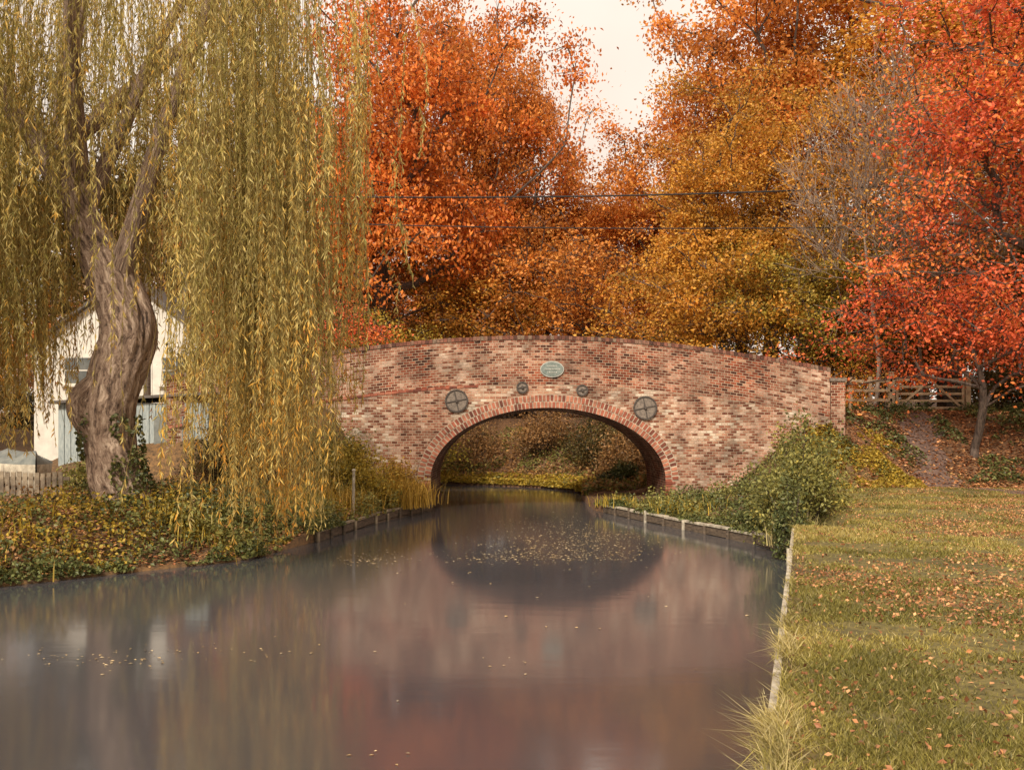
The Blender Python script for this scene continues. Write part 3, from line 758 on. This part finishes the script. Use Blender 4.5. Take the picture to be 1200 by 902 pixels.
me = npmesh('strands', np.vstack([V1, V2]), np.vstack([F1, F2 + len(V1)]), [plainmat('willow_twig', (120, 100, 50), (150, 130, 70)), LM['willow']],
            np.vstack([np.zeros((len(V1), 3)), np.repeat(cc, 4, 0)]), np.concatenate([np.zeros(len(F1), int), np.ones(len(F2), int)]))
addobj('hanging_strands', me, parent=willow)
print('willow leaves', len(Cn))

# ---------------------------------------------------------------- bushes & ground cover
def bush(name, x, y, z, rx, ry, rz, n, size, mat, seed, stems=40, nclump=60, wild=.2):
    rs = np.random.default_rng(seed)
    d = unit(rs.normal(size=(nclump, 3))); d[:, 2] = np.abs(d[:, 2])
    f = rs.random((nclump, 1)) ** .35 * (.72 + .45 * rs.random((nclump, 1)))
    cl = d * f * np.array([rx, ry, rz]) + [0, 0, rz * .12]
    per = n // nclump
    C = np.repeat(cl, per, 0) + rs.normal(size=(nclump * per, 3)) * np.array([wild * rx, wild * ry, wild * .7 * rz])
    C[:, 2] = np.maximum(C[:, 2], .02)
    V, F = leafquads(C, size, .5, .5)
    col = np.stack([rs.random(len(C)), np.repeat(rs.random(nclump), per), rs.random(len(C))], 1)
    st = cl[:stems]; b = st * np.array([.12, .12, 0])
    V2, F2 = frusta(b, st, np.full(len(st), .02), np.full(len(st), .007), 4)
    k = 30; s0 = cl[rs.integers(0, nclump, k)]; s1 = s0 + unit(s0 + [0, 0, rz * .6]) * rs.uniform(.2, .5, (k, 1)) * rz * .45
    V4, F4 = frusta(s0, s1, np.full(k, .008), np.full(k, .004), 3)
    tl = rs.random((k, 14, 1)); lp = (s0[:, None] * (1 - tl) + s1[:, None] * tl).reshape(-1, 3) + rs.normal(size=(k * 14, 3)) * .03
    V5, F5 = leafquads(lp, size, .5, .3)
    VV = np.vstack([V2, V4, V, V5]); n2, n4, n5 = len(V2), len(V4), len(V)
    FF = np.vstack([F2, F4 + n2, F + n2 + n4, F5 + n2 + n4 + n5])
    cc = np.vstack([np.zeros((n2 + n4, 3)), np.repeat(col, 4, 0), np.repeat(rs.random((len(lp), 3)), 4, 0)])
    me = npmesh(name, VV, FF, [M_bark, LM[mat]], cc, np.concatenate([np.zeros(len(F2) + len(F4), int), np.ones(len(F) + len(F5), int)]))
    return addobj(name, me, (x, y, z))
bush('waterside_bush', 5.9, 20.6, .15, 1.0, 1.2, 2.1, 8500, .085, 'bush', 1, nclump=54, wild=.16)
bush('waterside_bush', 6.5, 22.0, .5, .75, .9, 1.8, 5500, .085, 'bush', 2, nclump=40)
bush('waterside_bush', 5.3, 19.0, .02, .3, .5, 1.5, 2600, .08, 'ivy', 3, nclump=30)
bush('bramble_bush', -4.6, 28.5, .5, 1.0, .9, 1.4, 7000, .09, 'yg', 4)
bush('bramble_bush', -5.6, 30.3, .8, 1.2, .9, 1.8, 7000, .09, 'bush', 5)
bush('bramble_bush', -3.6, 30.2, .4, .8, .7, 1.1, 5000, .08, 'sedge', 6)
bush('laurel_bush', -8.2, 29.5, .9, 1.3, 1.2, 1.7, 7000, .11, 'dark', 7)
bush('laurel_bush', -10.4, 25.5, .9, 1.1, .8, 1.0, 6000, .09, 'bush', 17)
bush('ivy_bush', 17.6, 29.5, 1.0, 1.7, 1.2, 1.5, 9000, .10, 'ivy', 9)
bush('ivy_bush', 19.8, 31, 1.4, 2.2, 1.5, 2.4, 9000, .11, 'dark', 10)
for i, (x, y, r, h, mt) in enumerate([(-6, 51, 3, 2.0, 'bush'), (-2, 50.5, 2.2, 2.0, 'brown'), (1.6, 48, 1.8, 2.0, 'brown'), (3.9, 45.5, 1.5, 2.0, 'dark'), (5.0, 42, 1.5, 2.2, 'brown'), (4.2, 38.8, .8, .8, 'ivy'), (6, 48, 2.6, 4, 'dark'), (0, 56, 3.5, 4.0, 'brown'), (-4.5, 55, 3, 4, 'orange'), (-4.2, 38.5, 1.0, 1.5, 'brown'), (-7, 41, 2, 2.5, 'dark'),
                                   (9, 38.5, 1.8, 2, 'dark'), (12.5, 40, 2.2, 2, 'gold'), (7, 40, 2, 3, 'brown'), (18.5, 37.5, 1.8, 2, 'dark'), (22, 36, 2.4, 2.6, 'brown')]):
    bush('hedgerow_bush', x, y, gz(x, y) - .15, r, r * .8, h, 6000, .12, mt, 20 + i)

def cover(name, n, xf, yr, h, size, mat, seed, dens=.42, up=.8, asp=.7):
    rs = np.random.default_rng(seed)
    y = rs.uniform(yr[0], yr[1], n); x = xf(y, rs.random(n))
    nz = fbm(x * 1.3 + seed, y * 1.3 + seed * 2, 3); k = nz > dens
    x, y, nz = x[k], y[k], nz[k]
    z = np.maximum(ground_h(x, y), .02) + h * rs.random(len(x)) ** 1.4 * np.clip((nz - dens) * 4.5, .12, 1)
    V, F = leafquads(np.stack([x, y, z], 1), size, asp, up)
    col = np.stack([rs.random(len(x)), fbm(x * 3, y * 3 + seed), rs.random(len(x))], 1)
    return addobj(name, npmesh(name, V, F, [LM[mat]], np.repeat(col, 4, 0)))
cover('ivy_ground_cover', 26000, lambda y, r: xr(y) + .15 + r * np.maximum(xlawn(y) - xr(y), .3), (18.6, 31.6), .42, .08, 'ivy', 1, .40)
cover('ivy_ground_cover', 14000, lambda y, r: xr(y) + .1 + r * np.maximum(xlawn(y) - xr(y), .3), (18.6, 31.6), .5, .08, 'bush', 2, .42)
cover('trailing_plants', 11000, lambda y, r: xr(y) - .1 + r * .35, (18.6, 31.4), .22, .07, 'ivy', 15, .47)
cover('bank_plants', 26000, lambda y, r: xl(y) - .1 - r * 5.5, (14, 24), .45, .075, 'ivy', 3, .46)
cover('bank_plants', 30000, lambda y, r: xl(y) - .05 - r * 5.5, (14, 30), .4, .075, 'yg', 4, .50)
cover('bank_plants', 12000, lambda y, r: xl(y) - .05 - r * 5.5, (14, 26), .5, .06, 'brown', 18, .46)
cover('bank_plants', 20000, lambda y, r: xl(y) + .16 - r * 2.0, (19, 31), .6, .08, 'bush', 14, .40)
cover('bank_plants', 9000, lambda y, r: xl(y) + .18 - r * .6, (14, 24), .3, .07, 'ivy', 16, .42)
cover('leaf_litter', 40000, lambda y, r: xl(y) - .02 - r * 7, (12, 30), .08, .07, 'litter', 5, .3, 2.5)
cover('leaf_litter', 32000, lambda y, r: 8.5 + r * 13, (29.4, 38), .06, .10, 'litter', 6, .2, 2)
cover('slope_ivy', 26000, lambda y, r: 9.2 + r * 12, (30.3, 37), .35, .11, 'ivy', 7, .5)
cover('slope_grass', 12000, lambda y, r: 9.2 + r * 3.3, (29.3, 32), .2, .09, 'yg', 8, .45)
cover('far_bank_plants', 22000, lambda y, r: xr(y) + r * 7, (36.5, 54), .4, .13, 'bush', 9, .40)
cover('far_bank_plants', 16000, lambda y, r: xr(y) + r * 7, (36.5, 54), .5, .13, 'brown', 10, .38)
cover('far_bank_plants', 12000, lambda y, r: xl(y) - r * 4, (36.5, 50), .6, .13, 'bush', 11, .38)
cover('far_bank_plants', 15000, lambda y, r: xr(y) - .25 + r * 1.0, (40, 52), .25, .12, 'yg', 12, .12)

rs = np.random.default_rng(77)
n = 4000; tz = .5 + rs.random(n) ** 1.8 * 2.3; a = rs.uniform(2.6, 6.8, n)
cxv = np.interp(tz, [.2, .9, 1.7, 2.6, 3.6], [-7.5, -7.7, -7.98, -8.1, -7.95]); rv = np.interp(tz, [.2, .9, 1.7, 2.6, 3.6], [.78, .62, .53, .53, .56]) + rs.random(n) * .12
k = fbm(a * 1.5 + 3, tz * 1.2) > .5
C = np.stack([cxv + rv * np.cos(a), 20 + rv * np.sin(a), tz], 1)[k]
V, F = leafquads(C, .085, .8, 0)
addobj('trunk_ivy', npmesh('trunk_ivy', V, F, [LM['ivy']], np.repeat(rs.random((len(C), 3)), 4, 0)), parent=willow)

def blades(name, cx, cy, n, spread, hgt, w, mat, seed, bendv=.5, zbase=None):
    rs = np.random.default_rng(seed)
    x = cx + rs.normal(size=n) * spread; y = cy + rs.normal(size=n) * spread
    z = ground_h(x, y) if zbase is None else np.full(n, zbase)
    h = hgt * (.5 + .6 * rs.random(n)); az = rs.uniform(0, 6.283, n); bd = bendv * (.3 + rs.random(n)) * h
    ux, uy = np.cos(az), np.sin(az); vx, vy = -uy, ux
    P = np.empty((n, 6, 3))
    for j, (t, ww) in enumerate(((0, 1), (.55, .8), (1, .12))):
        ox = ux * bd * t ** 2; oy = uy * bd * t ** 2; oz = h * t - bd * .35 * t ** 3
        P[:, 2 * j] = np.stack([x + ox - vx * w * ww, y + oy - vy * w * ww, z + oz], 1)
        P[:, 2 * j + 1] = np.stack([x + ox + vx * w * ww, y + oy + vy * w * ww, z + oz], 1)
    b = np.arange(n) * 6
    F = np.concatenate([np.stack([b, b + 1, b + 3, b + 2], 1), np.stack([b + 2, b + 3, b + 5, b + 4], 1)])
    col = np.repeat(rs.random((n, 3)), 6, 0)
    return addobj(name, npmesh(name, P.reshape(-1, 3), F, [LM[mat]], col))
for i, (x, y, n, s, h, mt) in enumerate([(-3.35, 29.3, 700, .35, 1.0, 'sedge'), (-3.0, 30.6, 500, .3, .9, 'sedge'), (-4.5, 26.8, 500, .4, .8, 'sedge'), (-5.0, 24.8, 300, .4, .7, 'yg'), (-6.4, 19.4, 200, .5, .5, 'yg'), (-9, 16.6, 250, .6, .4, 'yg'),
                                        (3.2, 30.2, 250, .3, .4, 'yg'), (4.6, 27, 300, .4, .5, 'yg'), (5.6, 19.4, 250, .25, .7, 'straw')]):
    blades('sedge_clump', x, y, n, s, h, .012, mt, 60 + i)

def lawn(n, seed, mat, name, hb=(.03, .075), edge=False, yr=(3.2, 31), wide=1.0):
    rs = np.random.default_rng(seed)
    u = rs.random(n); q = -.1 if not edge else -.6
    y = (yr[0] ** q + u * (yr[1] ** q - yr[0] ** q)) ** (1 / q)
    if edge: x = xlawn(y) + rs.normal(size=n) * .05 + .03
    else: x = xlawn(y) + rs.random(n) * (.3 * y + 1.5) 
    nz = fbm(x * 1.6, y * 1.6 + 4, 3)
    if not edge:
        k = rs.random(n) < np.clip((nz - .36) * 4, .06, 1); x, y, nz = x[k], y[k], nz[k]
    else:
        k = rs.random(n) < np.clip((fbm(x * 0 + 2, y * 1.5, 2) - .35) * 4 + (6 - y) * .25, .05, 1); x, y, nz = x[k], y[k], nz[k]
    n = len(x)
    z = ground_h(np.maximum(x, xr(y) + .001), y)
    h = rs.uniform(hb[0], hb[1], n) * (.4 + 1.2 * nz) * (1 + y * .010)
    if edge: h *= np.clip(1.35 - y * .07, .5, 1.1)
    w = .0020 * (1 + y / 5) * wide
    az = rs.uniform(0, 6.283, n); vx, vy = np.cos(az), np.sin(az)
    lx, ly = rs.normal(size=n) * h * .7, rs.normal(size=n) * h * .7
    if edge: lx -= h * .5 * rs.random(n)
    P = np.empty((n, 3, 3))
    P[:, 0] = np.stack([x - vx * w, y - vy * w, z], 1); P[:, 1] = np.stack([x + vx * w, y + vy * w, z], 1)
    P[:, 2] = np.stack([x + lx, y + ly, z + h * (rs.uniform(-.5, 1, n) if edge else 1)], 1)
    col = np.repeat(np.stack([rs.random(n), np.clip((fbm(x * .9 + 9, y * .9) - .5) * 2.4 + .5, 0, 1), rs.random(n)], 1), 3, 0)
    addobj(name, npmesh(name, P.reshape(-1, 3), np.arange(n * 3).reshape(n, 3), [LM[mat]], col))
lawn(340000, 1, 'grass', 'lawn_grass', (.012, .042))
lawn(30000, 2, 'straw', 'dry_grass', (.015, .045))
lawn(11000, 3, 'straw', 'bank_edge_grass', (.06, .2), True, (3.2, 18))
lawn(9000, 4, 'grass', 'bank_edge_grass', (.05, .16), True, (3.2, 18))
rs = np.random.default_rng(8); n = 95000
y = 3.5 + rs.random(n) ** 1.35 * 27; x = xlawn(y) + .05 + rs.random(n) * (.3 * y + 1.5)
k = rs.random(n) < np.clip((fbm(x * .8 + 30, y * .8, 3) - .36) * 2.8, .10, 1) * np.clip(.4 + .06 * (x - xlawn(y)) * 2, 0, .9); x, y = x[k], y[k]
V, F = leafquads(np.stack([x, y, ground_h(x, y) + .015 + rs.random(len(x)) * .026], 1), .038, .65, 1.0)
addobj('fallen_leaves', npmesh('fallen_leaves', V, F, [LM['litter']], np.repeat(rs.random((len(x), 3)), 4, 0)))
pts = []
for cx, cy, sx, sy, n in [(1.2, 21, 1.6, 2.4, 620), (.2, 19.5, 1.4, .8, 220), (2.2, 23.5, .8, 1, 160), (-2.8, 19.2, .6, 1.0, 110), (-4.4, 10.6, 1.1, .5, 60), (-3.3, 11, 1.2, .3, 30), (-.9, 7.4, .45, .2, 5), (.1, 10.5, .4, .3, 6), (0, 15, 2.5, 4, 30), (1, 26, 1.4, 2.5, 200)]:
    a = rs.normal(size=(n, 2)) * [sx, sy] * .6 + [cx, cy]; pts.append(a)
a = np.vstack(pts); k = (a[:, 0] > xl(a[:, 1]) + .1) & (a[:, 0] < xr(a[:, 1]) - .1); a = a[k]; n = len(a)
V, F = leafquads(np.stack([a[:, 0], a[:, 1], np.full(n, .006) + rs.random(n) * .006], 1), rs.uniform(.03, .08, n) * np.where(a[:, 1] < 13, .7, 1), .6, normals=unit(np.stack([rs.normal(size=n) * .06, rs.normal(size=n) * .06, np.ones(n)], 1)))
addobj('floating_leaves', npmesh('floating_leaves', V, F, [LM['float']], np.repeat(rs.random((n, 3)), 4, 0)))

# ---------------------------------------------------------------- bank edging
def edging(name, fx, ys_, side, ztop, mats, post=True, capw=.14):
    mb = MB(); ys_ = list(ys_)
    for i in range(len(ys_) - 1):
        a = (float(fx(ys_[i])) + side * .04, ys_[i]); b = (float(fx(ys_[i + 1])) + side * .04, ys_[i + 1])
        dz = random.uniform(-.03, .03)
        for k in range(2):
            zc = ztop - .13 - k * .2
            mb.beam((a[0], a[1], zc + dz), (b[0], b[1], zc + dz), .05, .18, 0)
        mb.beam((a[0] - side * .02, a[1], ztop + dz), (b[0] - side * .02, b[1], ztop + dz), capw, .05, 1)
        if post and random.random() < .75: mb.cyl((a[0] + side * .06, a[1], -.5), (a[0] + side * .06, a[1], ztop + random.uniform(-.06, .1)), .045, .04, 8, random.choice((0, 1, 0)))
    addobj(name, mb.mesh(name, mats))
edging('timber_bank_edging', xl, np.arange(22.2, 31.4, .9), 1, .25, [M_wood, M_woodcap])
edging('concrete_bank_edging', xr, np.arange(18.4, 31.4, 1.1), -1, .22, [M_wood, M_conc])
mb = MB()
yy = np.arange(-6, 17.6, 1.15)
for i in range(len(yy) - 1):
    a = (float(xr(yy[i])) + .02, yy[i]); b = (float(xr(yy[i + 1])) + .02, yy[i + 1] - .012)
    mb.beam((a[0] + .03, a[1], .12), (b[0] + .03, b[1], .12), .12, 1.2, 0)
    mb.beam((a[0] + .03, a[1], .755), (b[0] + .03, b[1], .755), .2, .08 + random.uniform(-.01, .01), 0)
addobj('concrete_canal_wall', mb.mesh('quay', [M_conc]))
mb = MB(); mb.cyl((-4.15, 26.0, .2), (-4.13, 26.0, 1.45), .04, .035, 10); mb.cyl((-4.13, 26.0, 1.45), (-4.13, 26, 1.5), .055, .03, 10)
addobj('mooring_post', mb.mesh('mooring_post', [M_conc]))

cl = np.array([(21, 20.5), (17.8, 23.5), (14.8, 26.6), (13.0, 29.3), (13.2, 32), (14.1, 34.6), (14.9, 37.5), (15.2, 41)])
tt = np.linspace(0, len(cl) - 1, 90); cxp = np.interp(tt, range(len(cl)), cl[:, 0]); cyp = np.interp(tt, range(len(cl)), cl[:, 1])
kk = np.ones(7) / 7
cxs = np.convolve(np.pad(cxp, 3, 'edge'), kk, 'valid'); cys = np.convolve(np.pad(cyp, 3, 'edge'), kk, 'valid')
VV = []; tv = unit(np.gradient(np.stack([cxs, cys], 1), axis=0))
for i in range(90):
    w = .62 + .15 * math.sin(i * .9) + .1 * math.sin(i * 2.3)
    for s in np.linspace(-1, 1, 7):
        X = cxs[i] - tv[i, 1] * w * s; Y = cys[i] + tv[i, 0] * w * s
        VV.append((X, Y, float(ground_h(np.array(X), np.array(Y))) + .035 - .03 * s * s))
ii = (np.arange(89)[:, None] * 7 + np.arange(6)[None]).ravel()
addobj('dirt_path', npmesh('dirt_path', VV, np.stack([ii, ii + 1, ii + 8, ii + 7], 1), [M_dirt], smooth=True))

def gate(name, x0, x1, y, z, h=1.15):
    e = empty(name, (x0, y, z)); w = x1 - x0
    mb = MB()
    for k in range(5):
        mb.box((w / 2, 0, .12 + k * (h - .12) / 4), (w, .035, .09), 0)
    for x in (.04, w - .04): mb.box((x, -.045, h / 2 + .05), (.08, .05, h + .1), 0)
    mb.beam((.06, -.05, .1), (w / 2, -.05, h), .03, .08, 0); mb.beam((w - .06, -.05, .1), (w / 2, -.052, h), .03, .08, 0)
    addobj('leaf', mb.mesh('leaf', [M_woodpale]), parent=e)
    mb = MB()
    for x in (-.14, w + .14): mb.box((x, 0, .65), (.18, .18, 1.5), 0); mb.box((x, 0, 1.42), (.2, .2, .05), 0)
    addobj('gate_posts', mb.mesh('gate_posts', [M_woodpale]), parent=e)
gate('wooden_gate', 14.1, 16.6, 36.6, 3.25)
mb = MB()
for i in range(5): mb.box((11.0 + i * .72, 36.6, 3.85), (.11, .11, 1.3), 0)
for k in range(3): mb.box((12.45, 36.53, 3.65 + k * .35), (3.0, .04, .1), 0)
addobj('rail_fence', mb.mesh('rail_fence', [M_woodpale]))

# ---------------------------------------------------------------- left side: cottage, shed, boat, fence
cot = empty('white_cottage', (-17.4, 45, gz(-17.2, 45) - .1))
mb = MB(); w, d, h, rh = 8.4, 8, 5.2, 3.0
mb.add([(-w / 2, 0, 0), (w / 2, 0, 0), (w / 2, 0, h), (0, 0, h + rh), (-w / 2, 0, h), (-w / 2, d, 0), (w / 2, d, 0), (w / 2, d, h), (0, d, h + rh), (-w / 2, d, h)],
       [(0, 1, 2, 3, 4), (5, 9, 8, 7, 6), (1, 6, 7, 2), (0, 4, 9, 5)])
addobj('walls', mb.mesh('walls', [M_white]), parent=cot)
mb = MB()
for s in (-1, 1):
    a = Vector((s * (w / 2 + .4), -.35, h - .28)); b = Vector((0, -.35, h + rh + .02)); c = Vector((0, d + .35, h + rh + .02)); e_ = Vector((s * (w / 2 + .4), d + .35, h - .28)); up = Vector((0, 0, .16))
    mb.add([a, b, c, e_, a + up, b + up, c + up, e_ + up], [(0, 1, 2, 3), (4, 7, 6, 5), (0, 4, 5, 1), (3, 2, 6, 7), (0, 3, 7, 4), (1, 5, 6, 2)])
mb.box((1.6, 4, h + rh), (.7, .9, 1.9)); mb.cyl((1.6, 4, h + rh + .95), (1.6, 4, h + rh + 1.3), .14, .12)
addobj('roof', mb.mesh('roof', [M_slate]), parent=cot)
mb = MB()
for (x, z) in ((-2.2, 1.5), (2.2, 1.5), (-2.2, 4.1), (2.2, 4.1), (0, 6.1)):
    mb.box((x, -.02, z), (1.3, .06, 1.3), 0); mb.box((x, -.045, z), (1.14, .05, 1.14), 1); mb.box((x, -.075, z), (.05, .02, 1.14), 0); mb.box((x, -.078, z), (1.14, .02, .05), 0); mb.box((x, -.1, z - .7), (1.5, .2, .08), 0)
mb.box((0, -.03, 1.1), (1.1, .08, 2.2), 0); mb.box((0, -.06, 1.05), (.9, .06, 2.0), 2)
addobj('windows_and_door', mb.mesh('windows', [M_white, M_glass, M_blue]), parent=cot)
shed = empty('garden_shed', (-11.6, 30.5, .95))
mb = MB(); w, d, h = 4.6, 2.6, 2.4
mb.box((0, d / 2, h / 2), (w, d, h), 0)
for i in range(23): mb.box((-w / 2 + .1 + i * .2, -.012, h / 2), (.17, .03, h), 0)
mb.box((1.1, -.04, 1.0), (.9, .05, 2.0), 2); mb.box((-.9, -.04, 1.5), (1.1, .05, .8), 3); mb.box((-.9, -.07, 1.5), (.05, .03, .8), 2)
mb.beam((-w / 2 - .2, d / 2, h + .02), (w / 2 + .2, d / 2, h + .3), d + .5, .08, 1)
addobj('shed_body', mb.mesh('shed', [M_blue, M_slate, M_tarp, M_glass]), parent=shed)
def boat(name, loc, rot):
    n = 15; VV = []
    for i in range(n):
        t = i / (n - 1); x = (t - .5) * 4.0; wv = .8 * math.sin(math.pi * min(1, .25 + .75 * (1 - t))) ** .6 * (1 if t < .97 else .15) + .02; zk = .55 * t ** 4
        for a in np.linspace(-1, 1, 9): VV.append((x, wv * math.sin(a * math.pi / 2) * (1.0), zk + .7 * (abs(a) ** 2.2) * (1 - .5 * t ** 4) + .05 * t))
        for a in np.linspace(1, -1, 7)[1:-1]: VV.append((x, wv * a * 1.02, zk + .72 * (1 - .5 * t ** 4) + .05 * t + .35 * (1 - abs(a)) * (1 - t * .6)))
    k = 14; F = [(i * k + j, i * k + (j + 1) % k, (i + 1) * k + (j + 1) % k, (i + 1) * k + j) for i in range(n - 1) for j in range(k)]
    me = npmesh(name, VV, F, [M_conc, M_tarp], matidx=[0 if j < 8 else 1 for i in range(n - 1) for j in range(k)], smooth=True)
    o = addobj(name, me, loc, rot=rot); return o
boat('covered_boat', (-13.6, 27.6, .9), 2.2)
mb = MB()
for i in range(46):
    x = -17 + i * .14; mb.box((x, 23.6, 1.15 + random.uniform(-.03, .03)), (.1, .02, .7), 0)
mb.box((-13.8, 23.63, 1.35), (6.6, .03, .08), 0); mb.box((-13.8, 23.63, .98), (6.6, .03, .08), 0)
addobj('picket_fence', mb.mesh('picket_fence', [M_woodcap]))

# ---------------------------------------------------------------- utility poles and cables
def cable(name, a, b, sag, r=.022):
    n = 24; P = np.array([[a[k] + (b[k] - a[k]) * t - (sag * 4 * t * (1 - t) if k == 2 else 0) for k in range(3)] for t in np.linspace(0, 1, n + 1)])
    V, F = frusta(P[:-1], P[1:], np.full(n, r), np.full(n, r), 6)
    return V, F
V1, F1 = cable('c', (-14, 38, 11.6), (24, 40, 12.9), .5, .032); V2, F2 = cable('c', (-14, 38, 10.7), (24, 40, 11.0), .4, .022)
addobj('overhead_cables', npmesh('overhead_cables', np.vstack([V1, V2]), np.vstack([F1, F2 + len(V1)]), [M_wire]))
for x, y, zt in ((-14, 38, 12), (24, 40, 13.3)):
    mb = MB(); mb.cyl((x, y + .2, 0), (x, y + .2, zt), .15, .11, 12); mb.box((x, y + .05, zt - .4), (.12, .3, .1)); mb.box((x, y + .05, zt - 1.2), (.12, .3, .1))
    addobj('utility_pole', mb.mesh('utility_pole', [M_wood]))

# ---------------------------------------------------------------- light, sky, camera
el, az = math.radians(40), math.radians(200)
sd = Vector((math.sin(az) * math.cos(el), math.cos(az) * math.cos(el), math.sin(el)))
ld_ = bpy.data.lights.new('sun', 'SUN'); ld_.energy = 4.4; ld_.angle = math.radians(8); ld_.color = (1, .93, .82)
so = bpy.data.objects.new('sun', ld_); so.rotation_euler = sd.to_track_quat('Z', 'Y').to_euler(); so.location = (0, -20, 40); COL.objects.link(so)
w = bpy.data.worlds.new('World'); SC.world = w; w.use_nodes = True; nt = w.node_tree; nt.nodes.clear()
out = N(nt, 'ShaderNodeOutputWorld'); bg = N(nt, 'ShaderNodeBackground'); bg.inputs[1].default_value = .135
sky = N(nt, 'ShaderNodeTexSky', sky_type='NISHITA'); sky.sun_disc = False; sky.sun_elevation = el; sky.sun_rotation = az; sky.air_density = 1.2; sky.dust_density = 3
tc = N(nt, 'ShaderNodeTexCoord'); nn = N(nt, 'ShaderNodeTexNoise'); nn.inputs['Scale'].default_value = 2.5; nn.inputs['Detail'].default_value = 5; L(nt, tc.outputs['Generated'], nn.inputs['Vector'])
rc = ramp(nt, [(8.4, 6.9, 5.6, 1), (9.8, 8.6, 7.3, 1)], [.35, .65]); L(nt, nn.outputs[0], rc.inputs[0])
mx = N(nt, 'ShaderNodeMix', data_type='RGBA'); mx.inputs[0].default_value = .86; L(nt, sky.outputs[0], mx.inputs[6]); L(nt, rc.outputs[0], mx.inputs[7])
L(nt, mx.outputs[2], bg.inputs[0]); L(nt, bg.outputs[0], out.inputs[0])

cam = bpy.data.cameras.new('camera'); cam.lens = 35; cam.sensor_width = 36; cam.shift_y = .048; cam.clip_end = 2000; cam.clip_start = .1
co = bpy.data.objects.new('camera', cam); co.location = (0, 0, 2.4); co.rotation_euler = (math.radians(90), 0, 0); COL.objects.link(co)
SC.camera = co
SC.view_settings.view_transform = 'Standard'; SC.view_settings.look = 'None'; SC.view_settings.exposure = 0
